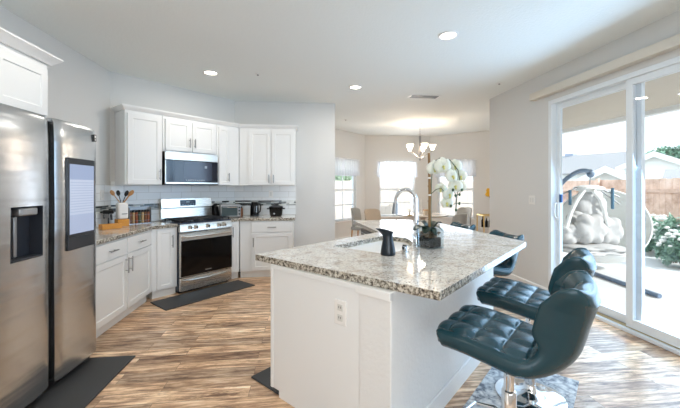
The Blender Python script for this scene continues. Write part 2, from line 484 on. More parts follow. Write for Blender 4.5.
def sweep(mb, path, prof, closed_ends=True):
    """profile (out, z) swept along a 2D polyline; out is to the right of travel"""
    n = len(path); rings = []
    for i, p in enumerate(path):
        def nrm(a, b):
            d = Vector((b[0] - a[0], b[1] - a[1])).normalized(); return Vector((d.y, -d.x))
        if i == 0: m = nrm(path[0], path[1]); k = 1
        elif i == n - 1: m = nrm(path[-2], path[-1]); k = 1
        else:
            a, b = nrm(path[i - 1], p), nrm(p, path[i + 1]); m = (a + b).normalized(); k = 1 / max(0.3, m.dot(a))
        rings.append([mb.bm.verts.new((p[0] + m.x * o * k, p[1] + m.y * o * k, z)) for (o, z) in prof])
    for a, b in zip(rings, rings[1:]): mb.bridge(a, b)
    if closed_ends: mb.bm.faces.new(rings[0]); mb.bm.faces.new(rings[-1])
    return mb

def wall(name, p, q, z0, z1, openings=(), t=0.14, m=None):
    """wall from p to q, room on the right of travel; thickness goes to the left"""
    d = Vector((q[0] - p[0], q[1] - p[1])); L = d.length; ang = math.atan2(d.y, d.x)
    mb = MB()
    s = 0.0
    for (a, b, c, e) in sorted(openings):
        mb.box(s, a, 0, t, z0, z1)
        if c > z0: mb.box(a, b, 0, t, z0, c)
        if e < z1: mb.box(a, b, 0, t, e, z1)
        s = b
    mb.box(s, L, 0, t, z0, z1)
    o = mb.build(name, m or M['wall'], kind='structure', smooth=False)
    o.location = (p[0], p[1], 0); o.rotation_euler = (0, 0, ang)
    return o

CE = 2.85
# ------------------------------------------------------------------ room shell
MB().prism([(-2.54, -2.8), (3.24, -2.8), (3.24, 5.10), (5.14, 6.43), (5.14, 7.9), (3.7, 9.34), (1.72, 9.34), (0.45, 8.06), (0.45, 5.91), (-1.2, 5.91), (-2.54, 4.55)], -0.12, 0.0).build('floor', M['floor'], kind='structure', smooth=False)
MB().prism([(-2.54, -2.8), (3.24, -2.8), (3.24, 5.10), (5.14, 6.43), (5.14, 7.9), (3.7, 9.34), (1.72, 9.34), (0.45, 8.06), (0.45, 5.91), (-1.2, 5.91), (-2.54, 4.55)], CE, CE + 0.12).build('ceiling', M['ceiling'], kind='structure', smooth=False)
D0, D1 = (-2.40, 4.49), (-1.12, 5.77)
wall('wall_left', (-2.40, -2.66), D0, 0, CE)
wall('wall_corner', D0, D1, 0, CE)
wall('wall_back', D1, (0.583, 5.77), 0, CE)
wall('wall_nook_west', (0.583, 5.91), (0.583, 7.98), 0, CE)
# window 1 on the left bay wall, window 2 on the back, window 3 on the right bay wall
BL0, BL1 = (0.583, 7.98), (1.78, 9.20)
BR0, BR1 = (3.69, 9.20), (5.0, 7.89)
wall('wall_nook_left', BL0, BL1, 0, CE, [(0.24, 1.27, 0.52, 2.10)])
wall('wall_nook_back', BL1, BR0, 0, CE, [(0.42, 1.44, 0.55, 2.10)])
wall('wall_nook_right', BR0, BR1, 0, CE, [(0.22, 1.22, 0.55, 2.10)])
wall('wall_nook_east', (5.0, 7.89), (5.0, 6.50), 0, CE)
wall('wall_nook_near', (5.0, 6.50), (3.24, 5.268), 0, CE)
RD0, RD1, RDZ = 1.45, 3.84, 2.47        # sliding door opening
wall('wall_right', (3.10, 5.17), (3.10, -2.66), 0, CE, [(5.17 - RD1, 5.17 - RD0, 0.0, RDZ)])
wall('wall_rear', (3.10, -2.66), (-2.40, -2.66), 0, CE, [(0.9, 4.5, 0.5, 2.4)])  # the wide opening is added to let fill light in

bp = [(0, 0), (0.014, 0), (0.014, 0.095), (0.006, 0.105), (0, 0.105)]
def baseboard(name, path): sweep(MB(), path, bp).build(name, M['trim'], kind='structure', smooth=False)
baseboard('baseboard_nook', [(0.583, 5.77), (0.583, 7.98), (1.78, 9.20), (3.69, 9.20), (5.0, 7.89), (5.0, 6.50), (3.12, 5.18), (3.10, 5.165), (3.10, RD1 + 0.02)])
baseboard('baseboard_right', [(3.10, RD0 - 0.02), (3.10, -2.66)])
baseboard('baseboard_back', [(-0.10, 5.77), (0.583, 5.77)])
baseboard('baseboard_left', [(-2.40, -2.66), (-2.40, 1.93)])

# windows of the nook (and the added rear one): frames with two sashes
def window(name, p, q, s0, s1, z0, z1, grid=(2, 1)):
    d = Vector((q[0] - p[0], q[1] - p[1])); ang = math.atan2(d.y, d.x)
    r = struct(name, (p[0], p[1], 0), ang)
    f = MB(); y0, y1 = 0.05, 0.11
    t = 0.045
    f.box(s0, s0 + t, y0, y1, z0, z1); f.box(s1 - t, s1, y0, y1, z0, z1); f.box(s0 + t, s1 - t, y0, y1, z0, z0 + t); f.box(s0 + t, s1 - t, y0, y1, z1 - t, z1)
    f.build('frame', M['vinyl'], r, bevel=0.003)
    zm = (z0 + z1) / 2
    MB().box(s0 + t, s1 - t, y0 - 0.005, y1 - 0.01, zm - 0.03, zm + 0.03).build('meeting_rail', M['vinyl'], r, bevel=0.003)
    for (a, b) in ((z0 + t, zm - 0.03), (zm + 0.03, z1 - t)):
        mu = MB()
        for k in range(1, grid[0]):
            x = s0 + (s1 - s0) * k / grid[0]; mu.box(x - 0.014, x + 0.014, y0 + 0.018, y0 + 0.03, a, b)
        z = (a + b) / 2; mu.box(s0 + t, s1 - t, y0 + 0.018, y0 + 0.03, z - 0.014, z + 0.014)
        mu.build('grille', M['vinyl'], r, smooth=False)
        MB().box(s0 + t, s1 - t, y0 + 0.032, y0 + 0.036, a, b).build('pane', M['glass'], r, smooth=False)
    MB().box(s0 - 0.03, s1 + 0.03, -0.03, 0.05, z0 - 0.03, z0).build('sill', M['trim'], r, bevel=0.004)
    return r
window('window_1', BL0, BL1, 0.24, 1.27, 0.52, 2.10)
window('window_2', BL1, BR0, 0.42, 1.44, 0.55, 2.10)
window('window_3', BR0, BR1, 0.22, 1.22, 0.55, 2.10)
window('rear_fill_window', (3.10, -2.66), (-2.40, -2.66), 0.9, 4.5, 0.5, 2.4, (4, 1))  # unseen window, added behind the camera as a source of fill

# sheer valances
def valance(p, q, s0, s1, z0, z1, label):
    d = Vector((q[0] - p[0], q[1] - p[1])); ang = math.atan2(d.y, d.x)
    r = thing('valance', label, 'valance', (p[0], p[1], 0), ang, 'sheer white valances in the dining nook')
    mb = MB(); N = 96; rows = [(z1, 0.4), (z1 - 0.05, 0.7), (z1 - 0.2, 1.0), (z0, 1.3)]
    prev = None
    for (z, k) in rows:
        fl = (z1 - z) * 0.05
        ring = []
        for i in range(N + 1):
            a = i / N; x = (s0 - fl) + (s1 - s0 + 2 * fl) * a
            y = -0.055 - 0.012 * k * math.sin(a * 2 * PI * 11 + 0.7 * math.sin(a * 9)) - 0.01 * (z1 - z)
            ring.append(mb.bm.verts.new((x, y, z + 0.004 * math.sin(a * 70))))
        if prev:
            for i in range(N): mb.bm.faces.new((prev[i], prev[i + 1], ring[i + 1], ring[i]))
        prev = ring
    mb.build('fabric', M['sheer'], r, angle=80, solid=0.0015)
    t = MB(); t.tube([(s0 - 0.03, -0.055, z1 - 0.02), (s1 + 0.03, -0.055, z1 - 0.02)], 0.008)
    for x in (s0 - 0.028, s1 + 0.028): t.tube([(x, -0.055, z1 - 0.02), (x, 0, z1 - 0.02)], 0.006)
    t.build('curtain_rod', M['trim'], r)
valance(BL0, BL1, 0.18, 1.34, 1.69, 2.14, 'sheer white gathered valance over the left bay window')
valance(BL1, BR0, 0.36, 1.50, 1.67, 2.12, 'sheer white gathered valance over the middle window, left of the orchid')
valance(BR0, BR1, 0.16, 1.28, 1.67, 2.14, 'sheer white gathered valance over the window behind the orchid')

# blinds: white slats pulled partly over the left window
r = struct('blinds_placeholder')
bpy.data.objects.remove(r)

# sliding glass door
dr = struct('door_1', (3.10, RD1, 0), -PI / 2)    # local x runs toward the camera, y into the wall (outside)
L = RD1 - RD0
t = 0.05
f = MB(); f.box(-0.0, t, -0.012, 0.14, 0, RDZ); f.box(L - t, L, -0.012, 0.14, 0, RDZ); f.box(t, L - t, -0.012, 0.14, RDZ - t, RDZ)
f.build('frame', M['vinyl'], dr, bevel=0.004)
s = MB(); s.box(0, L, -0.012, 0.14, 0, 0.035); s.build('sill', M['vinyl'], dr, bevel=0.004)
s = MB(); s.box(t, L - t, 0.028, 0.036, 0.035, 0.055); s.box(t, L - t, 0.078, 0.086, 0.035, 0.055); s.build('track', mat('worn brass track', srgb(196, 178, 140), 0.35, 0.5), dr, smooth=False)
def panel(x0, x1, y, name):
    st = 0.068; z0, z1 = 0.05, RDZ - t + 0.005
    p = MB(); p.box(x0, x0 + st, y, y + 0.038, z0, z1); p.box(x1 - st, x1, y, y + 0.038, z0, z1)
    p.box(x0 + st, x1 - st, y, y + 0.038, z0, z0 + 0.085); p.box(x0 + st, x1 - st, y, y + 0.038, z1 - st, z1)
    o = p.build(name, M['vinyl'], dr, bevel=0.004)
    g = MB(); g.box(x0 + st, x1 - st, y + 0.015, y + 0.021, z0 + 0.085, z1 - st); g.build('pane', M['glass'], o, smooth=False)
    return o
MS = RD1 - 2.80
pl = panel(0.035, MS + 0.05, 0.060, 'sliding_panel')
pr = panel(MS - 0.06, L - 0.04, 0.014, 'fixed_panel')
h = MB(); h.tube([(0.075, 0.055, 1.00), (0.075, 0.02, 1.02), (0.075, 0.012, 1.09), (0.075, 0.02, 1.18), (0.075, 0.055, 1.20)], 0.010)
h.box(0.055, 0.095, 0.048, 0.060, 0.98, 1.22); h.build('handle', M['trim'], pl, bevel=0.002)
k = MB(); k.box(0.112, 0.150, 0.040, 0.062, 1.20, 1.30); k.build('security_latch', M['blue'], pl, bevel=0.006)
# valance rail of the vertical blind above the door
v = thing('blind_headrail', 'long beige blind headrail above the sliding patio door', 'blind headrail', (3.10, 4.09, 0), -PI / 2)
hb = MB(); hb.box(0, 3.0, -0.085, 0.0, 2.535, 2.625); hb.build('rail_cover', mat('beige valance', srgb(214, 208, 196), 0.5), v, bevel=0.006)

# ------------------------------------------------------------------ cabinets
def handle_v(x, z, L=0.13, y=-0.02, m=None):      # vertical bar pull centred at x, z
    h = MB(); h.tube([(x, y - 0.032, z - L / 2), (x, y - 0.032, z + L / 2)], 0.0070, 8)
    for zz in (z - L / 2 + 0.025, z + L / 2 - 0.025): h.tube([(x, y, zz), (x, y - 0.032, zz)], 0.004, 8)
    return h
def handle_h(x, z, L=0.13, y=-0.02):
    h = MB(); h.tube([(x - L / 2, y - 0.032, z), (x + L / 2, y - 0.032, z)], 0.0070, 8)
    for xx in (x - L / 2 + 0.025, x + L / 2 - 0.025): h.tube([(xx, y, z), (xx, y - 0.032, z)], 0.004, 8)
    return h
def add_door(par, x0, x1, z0, z1, hx=None, hz=None, L=0.13, fr=0.058):
    d = MB().shaker(x0, x1, z0, z1, fr=fr).build('door', M['cab'], par, bevel=0.0015)
    if hx is not None: handle_v(hx, hz, L).build('handle', M['nickel'], d)
    return d
def add_drawer(par, x0, x1, z0, z1, flat=True):
    d = MB().box(x0, x1, -0.02, 0, z0, z1).build('drawer', M['cab'], par, bevel=0.003)
    handle_h((x0 + x1) / 2, (z0 + z1) / 2).build('handle', M['nickel'], d)
    return d
Q = math.radians(45); S2 = math.sqrt(0.5)
BT = 0.872
# left run (two drawers over two doors)
lc = thing('base_cabinet', 'white base cabinet with two drawers over two doors beside the refrigerator', 'cabinet', (-1.83, 3.00, 0), PI / 2)
MB().prism([(0.0, 0), (1.28, 0), (1.48, 0.20), (1.48, 0.565), (0, 0.565)], 0.10, BT).build('carcass', M['cab'], lc, bevel=0.002)
MB().prism([(0.0, 0.045), (1.27, 0.045), (1.44, 0.22), (1.44, 0.5), (0, 0.5)], 0.0, 0.10).build('toe_kick', M['toe'], lc)
add_drawer(lc, 0.125, 0.692, 0.70, 0.855); add_drawer(lc, 0.706, 1.255, 0.70, 0.855)
add_door(lc, 0.125, 0.692, 0.115, 0.685, 0.66, 0.58, 0.16); add_door(lc, 0.706, 1.255, 0.115, 0.685, 0.74, 0.58, 0.16)
# narrow cabinet left of the range, on the diagonal
DB = (-1.83, 4.29)
def diag(s, d=0.0):       # point on the diagonal base face at distance s, d into the wall
    return (DB[0] + S2 * s - S2 * d, DB[1] + S2 * s + S2 * d)
nc = thing('narrow_base_cabinet', 'narrow white base cabinet with one tall door, left of the range', 'cabinet', (*DB, 0), Q)
MB().prism([(0.004, 0.0), (0.317, 0.0), (0.317, 0.53), (0.10, 0.53), (0.004, 0.2)], 0.10, BT).build('carcass', M['cab'], nc, bevel=0.002)
MB().box(0.03, 0.317, 0.045, 0.5, 0, 0.10).build('toe_kick', M['toe'], nc)
add_door(nc, 0.065, 0.270, 0.115, 0.855, 0.243, 0.70, 0.16, 0.045)
# right of the range
rc = thing('narrow_base_cabinet', 'narrow white base cabinet with one tall door, right of the range', 'cabinet', (*diag(1.093), 0), Q)
MB().prism([(0.0, 0.0), (0.165, 0.0), (0.30, 0.40), (0.20, 0.53), (0, 0.53)], 0.10, BT).build('carcass', M['cab'], rc, bevel=0.002)
MB().box(0.0, 0.175, 0.045, 0.4, 0, 0.10).build('toe_kick', M['toe'], rc)
add_door(rc, 0.004, 0.130, 0.115, 0.855, 0.024, 0.72, 0.15, 0.03)
bc = thing('base_cabinet', 'white base cabinet with one drawer over one door at the back wall end', 'cabinet', (-0.93, 5.18, 0), 0)
MB().prism([(0.0, 0.0), (0.80, 0.0), (0.80, 0.585), (0.0, 0.585), (0.0, 0.25)], 0.10, BT).build('carcass', M['cab'], bc, bevel=0.002)
MB().box(0.0, 0.80, 0.045, 0.5, 0, 0.10).build('toe_kick', M['toe'], bc)
add_drawer(bc, 0.175, 0.785, 0.70, 0.855)
add_door(bc, 0.175, 0.785, 0.115, 0.685, 0.205, 0.55, 0.14)

# countertops of the perimeter
ct = MB(); ct.prism([(-2.395, 2.99), (-1.80, 2.99), (-1.80, 4.275), (diag(0.318, -0.03)[0], diag(0.318, -0.03)[1]), diag(0.318, 0.535), (-2.385, 4.49)], BT, 0.914)
ct = ct.build('countertop', M['granite'], bevel=0.006); tag(ct, 'speckled granite countertop between the refrigerator and the range', 'countertop')
ct = MB(); ct.prism([diag(1.092, -0.03), (-0.945, 5.15), (-0.10, 5.15), (-0.10, 5.765), (-1.11, 5.765), diag(1.092, 0.535)], BT, 0.914)
ct = ct.build('countertop', M['granite'], bevel=0.006); tag(ct, 'speckled granite countertop under the toaster oven and slow cooker', 'countertop')

# backsplash
def tiles(name, p, q, z0, z1, m, off=0.008):
    d = Vector((q[0] - p[0], q[1] - p[1])); L = d.length; ang = math.atan2(d.y, d.x)
    mb = MB(); mb.box(0, L, -off, -0.0005, z0, z1)
    for fc in mb.bm.faces:
        for lp in fc.loops: lp[mb.uv].uv = (lp.vert.co.x, lp.vert.co.z - z0)
    o = mb.build(name, m, kind='structure', smooth=False); o.location = (p[0], p[1], 0); o.rotation_euler = (0, 0, ang)
for k, (p, q) in enumerate((((-2.40, 3.0), D0), (D0, D1), (D1, (-0.10, 5.77)))):
    tiles('trim_%d' % (k + 1), p, q, 0.916, 1.42 if k != 1 else 1.46, M['tile'])
    tiles('trim_%d' % (k + 4), p, q, 1.075, 1.163, M['mosaic'], 0.011)

# upper cabinets
UZ0, UZ1 = 1.415, 2.335
DU = (-2.13, 4.29)
def du(s, d=0.0): return (DU[0] + S2 * s - S2 * d, DU[1] + S2 * s + S2 * d)
u1 = thing('wall_cabinet', 'tall white wall cabinet left of the microwave', 'cabinet', (*DU, 0), Q)
MB().box(0.0, 0.435, 0, 0.325, UZ0, UZ1).build('carcass', M['cab'], u1, bevel=0.002)
add_door(u1, 0.025, 0.425, UZ0 + 0.01, UZ1 - 0.04, 0.395, 1.55, 0.14)
u2 = thing('wall_cabinet', 'short white two-door wall cabinet above the microwave', 'cabinet', (*du(0.441), 0), Q)
MB().box(0.0, 0.775, 0, 0.325, 1.865, UZ1).build('carcass', M['cab'], u2, bevel=0.002)
add_door(u2, 0.03, 0.375, 1.88, UZ1 - 0.04, 0.35, 2.0, 0.13); add_door(u2, 0.40, 0.75, 1.88, UZ1 - 0.04, 0.425, 2.0, 0.13)
u3 = thing('wall_cabinet', 'narrow white wall cabinet in the corner right of the microwave', 'cabinet', (*du(1.222), 0), Q)
MB().prism([(0.0, 0.0), (0.388, 0.0), (0.62, 0.24), (0.53, 0.325), (0.0, 0.325)], UZ0, UZ1).build('carcass', M['cab'], u3, bevel=0.002)
add_door(u3, 0.03, 0.205, UZ0 + 0.01, UZ1 - 0.04, 0.182, 1.54, 0.13, 0.045)
u4 = thing('wall_cabinet', 'white two-door wall cabinet above the black kettle and slow cooker', 'cabinet', (-0.985, 5.434, 0), 0)
MB().prism([(0.0, 0.0), (0.885, 0.0), (0.885, 0.33), (0.09, 0.33), (0.0, 0.24)], UZ0, UZ1).build('carcass', M['cab'], u4, bevel=0.002)
add_door(u4, 0.145, 0.495, UZ0 + 0.01, UZ1 - 0.04, 0.467, 1.52, 0.13); add_door(u4, 0.510, 0.865, UZ0 + 0.01, UZ1 - 0.04, 0.538, 1.52, 0.13)
cp = [(0, 0), (0.012, 0), (0.018, 0.012), (0.035, 0.03), (0.045, 0.045), (0.045, 0.055), (0.0, 0.055)]
sweep(MB(), [(-2.355, 4.515), (-2.13, 4.29), (-0.985, 5.434), (-0.10, 5.434), (-0.10, 5.765)], [(o, UZ1 + z) for o, z in cp]).build('trim_7', M['cab'], kind='structure')
# cabinet over the refrigerator
fc = thing('wall_cabinet', 'white wall cabinet with crown moulding above the refrigerator', 'cabinet', (-1.98, 1.90, 0), PI / 2)
MB().box(0, 0.94, 0, 0.415, 1.93, 2.345).build('carcass', M['cab'], fc, bevel=0.002)
add_door(fc, 0.02, 0.465, 1.94, 2.30); add_door(fc, 0.475, 0.92, 1.94, 2.30)
sweep(MB(), [(-2.39, 1.89), (-1.97, 1.89), (-1.97, 2.85), (-2.39, 2.85)], [(o, 2.347 + z) for o, z in [(0, 0), (0.012, 0), (0.02, 0.012), (0.045, 0.035), (0.062, 0.052), (0.062, 0.064), (0, 0.064)]]).build('trim_8', M['cab'], kind='structure')

# ------------------------------------------------------------------ refrigerator
fr = thing('refrigerator', 'stainless steel side-by-side refrigerator with water dispenser and touch screen', 'refrigerator', (-1.66, 1.95, 0), PI / 2)
FH = 1.86
MB().box(0.01, 0.97, 0.08, 0.73, 0.05, FH - 0.03).build('body', M['darkgrey'], fr, bevel=0.005)
MB().box(0.02, 0.96, 0.05, 0.7, 0.004, 0.07).build('base_grille', M['black'], fr, bevel=0.003)
MB().box(0.44, 0.53, 0.055, 0.085, 0.07, FH - 0.02).build('door_channel', M['blackgloss'], fr, bevel=0.002)
def fridge_door(x0, x1, hole=None):
    mb = MB(); z0, z1 = 0.065, FH
    xs = [x0 + (x1 - x0) * i / 14 for i in range(15)]
    zs = [z0, z0 + 0.006, z0 + 0.2, 0.5, 0.75, 1.0, 1.25, 1.5, 1.7, z1 - 0.03, z1 - 0.012, z1 - 0.004, z1]
    if hole: xs = sorted(set([x for x in xs if abs(x - hole[0]) > 0.012 and abs(x - hole[1]) > 0.012] + [hole[0], hole[1]])); zs = sorted(set([z for z in zs if abs(z - hole[2]) > 0.02 and abs(z - hole[3]) > 0.02] + [hole[2], hole[3]]))
    def yy(x, z):
        a = (x - x0) / (x1 - x0) * 2 - 1
        y = -0.012 * (1 - a * a) + 0.010 * abs(a) ** 14
        e = max(0, (z - (z1 - 0.06)) / 0.06)
        return y + 0.022 * e * e + 0.0016 * math.sin(z * 7 + x * 5) 
    g = {(i, j): mb.bm.verts.new((x, yy(x, z), z)) for i, x in enumerate(xs) for j, z in enumerate(zs)}
    b = {(i, j): mb.bm.verts.new((x, 0.07, z)) for i, x in enumerate(xs) for j, z in enumerate(zs) if i in (0, len(xs) - 1) or j in (0, len(zs) - 1)}
    nx, nz = len(xs), len(zs)
    for i in range(nx - 1):
        for j in range(nz - 1):
            cx, cz = (xs[i] + xs[i + 1]) / 2, (zs[j] + zs[j + 1]) / 2
            if hole and hole[0] < cx < hole[1] and hole[2] < cz < hole[3]: continue
            mb.bm.faces.new((g[i, j], g[i + 1, j], g[i + 1, j + 1], g[i, j + 1]))
    for i in range(nx - 1):
        for j in (0, nz - 1): mb.bm.faces.new((g[i, j], g[i + 1, j], b[i + 1, j], b[i, j]))
    for j in range(nz - 1):
        for i in (0, nx - 1): mb.bm.faces.new((g[i, j], g[i, j + 1], b[i, j + 1], b[i, j]))
    mb.bm.faces.new([b[0, 0], b[nx - 1, 0], b[nx - 1, nz - 1], b[0, nz - 1]]) if False else None
    return mb.build('door', M['steelwavy'], fr, angle=50)
H = (0.147, 0.380, 0.95, 1.272)
fd = fridge_door(0.0, 0.458, H)
dp = MB()
hx0, hx1, hz0, hz1 = H
dp.quad([(hx0, 0.066, hz0), (hx1, 0.066, hz0), (hx1, 0.066, hz1), (hx0, 0.066, hz1)])
dp.quad([(hx0, -0.012, hz0), (hx0, 0.066, hz0), (hx0, 0.066, hz1), (hx0, -0.012, hz1)])
dp.quad([(hx1, -0.012, hz0), (hx1, 0.066, hz0), (hx1, 0.066, hz1), (hx1, -0.012, hz1)])
dp.quad([(hx0, -0.012, hz0), (hx1, -0.012, hz0), (hx1, 0.066, hz0), (hx0, 0.066, hz0)])
dp.quad([(hx0, -0.012, hz1), (hx1, -0.012, hz1), (hx1, 0.066, hz1), (hx0, 0.066, hz1)])
dsp = dp.build('water_dispenser', mat('dispenser well', srgb(46, 50, 58), 0.35), fd, smooth=False)
MB().box(hx0 + 0.05, hx1 - 0.05, -0.020, 0.03, hz1 - 0.055, hz1 - 0.01).build('dispenser_control', M['steelgrey'], fd, bevel=0.008)
MB().box(hx0 + 0.075, hx0 + 0.10, 0.035, 0.05, hz0 + 0.02, hz1 - 0.06).build('paddle', M['steelgrey'], fd, bevel=0.004)
MB().box(hx0 + 0.01, hx1 - 0.01, -0.012, 0.055, hz0, hz0 + 0.012).build('drip_tray', M['darkgrey'], fd, bevel=0.003)
fd2 = fridge_door(0.512, 0.970)
MB().box(0.600, 0.900, -0.020, 0.0, 0.935, 1.60).build('screen_bezel', mat('black screen bezel', srgb(18, 26, 36), 0.12), fd2, bevel=0.002)
MB().box(0.600, 0.900, -0.0215, -0.0195, 0.935, 1.025).build('screen_speaker', M['darkgrey'], fd2, bevel=0.001)
sm = MB(); x0, x1, z0, z1 = 0.612, 0.888, 1.05, 1.555
q = sm.quad([(x0, -0.0215, z0), (x1, -0.0215, z0), (x1, -0.0215, z1), (x0, -0.0215, z1)])
for lp, uvc in zip(q.loops, ((0, 0), (1, 0), (1, 1), (0, 1))): lp[sm.uv].uv = uvc
sm.build('screen', M['screen'], fd2, smooth=False)
em = MB(); em.box(0.905, 0.935, -0.0135, 0.0, 1.755, 1.81); em.build('energy_sticker', M['black'], fd2)
em = MB(); em.box(0.912, 0.928, -0.0145, -0.012, 1.783, 1.803); em.box(0.915, 0.925, -0.0145, -0.012, 1.762, 1.776); em.build('energy_sticker_print', M['ceramic'], fd2)

# ------------------------------------------------------------------ range
rg = thing('gas_range', 'stainless steel gas range with black oven window on the diagonal wall', 'range', (*diag(0.321, -0.03), 0), Q)
W_ = 0.76
MB().box(0.0, W_, 0.0, 0.55, 0.03, 0.895).build('body', mat('range side enamel', srgb(40, 52, 66), 0.35), rg, bevel=0.003)
MB().box(0.0, W_, -0.03, 0.54, 0.897, 0.920).build('cooktop', mat('cooktop enamel', srgb(58, 68, 86), 0.15), rg, bevel=0.004)
MB().prism_axis([(-0.055, 0.80), (-0.055, 0.82), (-0.030, 0.905), (0.0, 0.905), (0.0, 0.80)], 0.0, W_).build('control_panel', M['steel'], rg, bevel=0.003)
for x in (0.13, 0.21, 0.38, 0.55, 0.63):
    kb = MB(); kb.tube([(x, -0.045, 0.862), (x, -0.062, 0.857)], 0.025, 20); kb.tube([(x, -0.060, 0.858), (x, -0.088, 0.850)], [0.019, 0.016], 20)
    kb = kb.build('knob', M['steel'], rg, bevel=0.001)
    MB().box(x - 0.003, x + 0.003, -0.094, -0.06, 0.838, 0.868).build('knob_grip', M['black'], kb)
od = MB().box(0.005, W_ - 0.005, -0.05, -0.002, 0.215, 0.79).build('oven_door', M['steel'], rg, bevel=0.004)
MB().box(0.008, W_ - 0.008, -0.056, -0.049, 0.225, 0.69).build('oven_window', M['blackgloss'], od, bevel=0.002)
MB().box(0.34, 0.43, -0.0575, -0.0555, 0.262, 0.272).build('badge', M['steelgrey'], od)
hh = MB(); hh.tube([(0.04, -0.105 + 0.012 * ((i - 6) / 6) ** 2, 0.742 - 0.0 * i) if True else None for i in range(0, 0)] or [(0.04 + 0.68 * i / 12, -0.108 + 0.016 * ((i - 6) / 6.0) ** 2, 0.744) for i in range(13)], 0.013, 10)
for x in (0.06, 0.70): hh.tube([(x, -0.05, 0.744), (x, -0.094, 0.744)], 0.010, 8)
hh.build('handle', M['steel'], od)
dw = MB().box(0.005, W_ - 0.005, -0.045, -0.002, 0.035, 0.205).build('drawer', M['steel'], rg, bevel=0.004)
hh = MB(); hh.tube([(0.03 + 0.70 * i / 12, -0.040 - 0.035 * math.sin(PI * i / 12) ** 0.6, 0.178 - 0.012 * math.sin(PI * i / 12)) for i in range(13)], 0.012, 10)
hh.build('handle', M['steel'], dw)
MB().box(0.02, W_ - 0.02, 0.03, 0.5, 0.002, 0.03).build('plinth', M['black'], rg)
MB().prism_axis([(0.495, 0.92), (0.510, 1.085), (0.495, 1.09), (0.505, 1.225), (0.565, 1.225), (0.565, 0.92)], 0.0, W_).build('backguard', M['steel'], rg, bevel=0.004)
MB().box(0.265, 0.495, 0.492, 0.505, 1.115, 1.20).build('clock_display', mat('range display', srgb(34, 50, 62), 0.15), rg, bevel=0.002)
M['digits'] = mat('pale digits', srgb(150, 180, 196), 0.4)
for i in range(5):
    MB().box(0.29 + 0.04 * i, 0.312 + 0.04 * i, 0.4912, 0.4918, 1.132, 1.138).build('display_mark', M['digits'], rg)
MB().box(0.35, 0.40, 0.4912, 0.4918, 1.16, 1.18).build('display_digits', M['digits'], rg)
for gx0 in (0.02, 0.265, 0.51):
    g = MB(); gx1 = gx0 + 0.235; za, zb = 0.945, 0.957
    for x in (gx0, gx0 + 0.075, gx0 + 0.155, gx1 - 0.010): g.box(x, x + 0.010, 0.0, 0.44, za, zb)
    for y in (0.0, 0.09, 0.16, 0.22, 0.29, 0.35, 0.43): g.box(gx0, gx1, y, y + 0.010, za, zb)
    for x in (gx0, gx1 - 0.012):
        for y in (0.0, 0.22, 0.428): g.box(x, x + 0.012, y, y + 0.012, 0.921, za)
    g.build('grate', M['grate'], rg, bevel=0.001)
for (x, y) in ((0.14, 0.11), (0.14, 0.36), (0.38, 0.235), (0.62, 0.11), (0.62, 0.36)):
    b = MB(); b.lathe([(0.05, 0.0), (0.05, 0.010), (0.035, 0.012), (0.035, 0.02), (0.0, 0.021)], (x, y, 0.9205), 24); b.build('burner', M['grate'], rg)

# microwave
mw = thing('microwave', 'stainless steel and black over-the-range microwave under the short wall cabinet', 'microwave', (*du(0.446), 0), Q)
MB().box(0.0, 0.76, -0.035, 0.32, 1.43, 1.86).build('body', M['black'], mw, bevel=0.003)
MB().box(0.0, 0.76, -0.065, -0.037, 1.755, 1.86).build('top_panel', M['steel'], mw, bevel=0.003)
md = MB().box(0.0, 0.76, -0.065, -0.037, 1.435, 1.75).build('door', M['steel'], mw, bevel=0.003)
MB().box(0.012, 0.76 - 0.008, -0.071, -0.064, 1.455, 1.748).build('glass_front', mat('tinted microwave glass', srgb(22, 26, 42), 0.08), md, bevel=0.002)
MB().box(0.24, 0.66, -0.0722, -0.0705, 1.475, 1.735).build('window', mat('microwave window', srgb(44, 48, 66), 0.12), md)
MB().box(0.545, 0.58, -0.0732, -0.072, 1.655, 1.69).build('label', M['steelgrey'], md)
dg = MB()
for i in range(9): dg.box(0.27 + 0.032 * i, 0.285 + 0.032 * i, -0.0735, -0.072, 1.482, 1.488)
dg.build('touch_marks', M['ceramic'], md)
MB().box(0.0, 0.76, -0.075, 0.30, 1.418, 1.431).build('bottom_vent', M['black'], mw)
MB().box(0.0, 0.76, -0.078, -0.062, 1.432, 1.452).build('bottom_trim', M['steel'], mw, bevel=0.002)

# ------------------------------------------------------------------ island
A = Vector((-0.324, 2.395)); B = Vector((0.624, 1.441)); Cc = Vector((1.955, 2.683)); D2 = Vector((1.925, 2.86))
E1 = Vector((1.80, 4.32)); E2 = Vector((1.70, 4.52)); E3 = Vector((1.45, 4.66)); Fp = Vector((0.73, 4.68)); G = Vector((0.81, 3.43))
u = (Cc - B).normalized(); vv = (B - A).normalized()
P1 = Vector((0.245, 2.655))
skl = [(0, 0), (0.76, 0), (0.76, 0.25), (0.56, 0.42), (0.30, 0.525), (0.0, 0.50)]
sk = [P1 + u * a_ + vv * b_ for a_, b_ in skl]
def rounded(poly, r, n=5):
    out = []
    N = len(poly)
    for i in range(N):
        p = poly[i]; a = (poly[i - 1] - p).normalized(); b = (poly[(i + 1) % N] - p).normalized()
        p0 = p + a * r; p1 = p + b * r
        for k in range(n + 1):
            t_ = k / n; out.append((1 - t_) ** 2 * p0 + 2 * t_ * (1 - t_) * p + t_ ** 2 * p1)
    return out
skr = rounded(sk, 0.045)
outer = [A, B] + rounded([B, Cc, D2], 0.03)[6:12] + [D2, E1, E2, E3, Fp, G]
ct = MB().prism_hole(outer, skr, BT, 0.914).build('island_countertop', M['granite'], smooth=False)
b = ct.modifiers.new('bevel', 'BEVEL'); b.width = 0.004; b.segments = 2; b.limit_method = 'ANGLE'; b.angle_limit = math.radians(60)
tag(ct, 'large angled speckled granite slab topping the kitchen island', 'countertop')
ang_u = math.atan2(u.y, u.x)
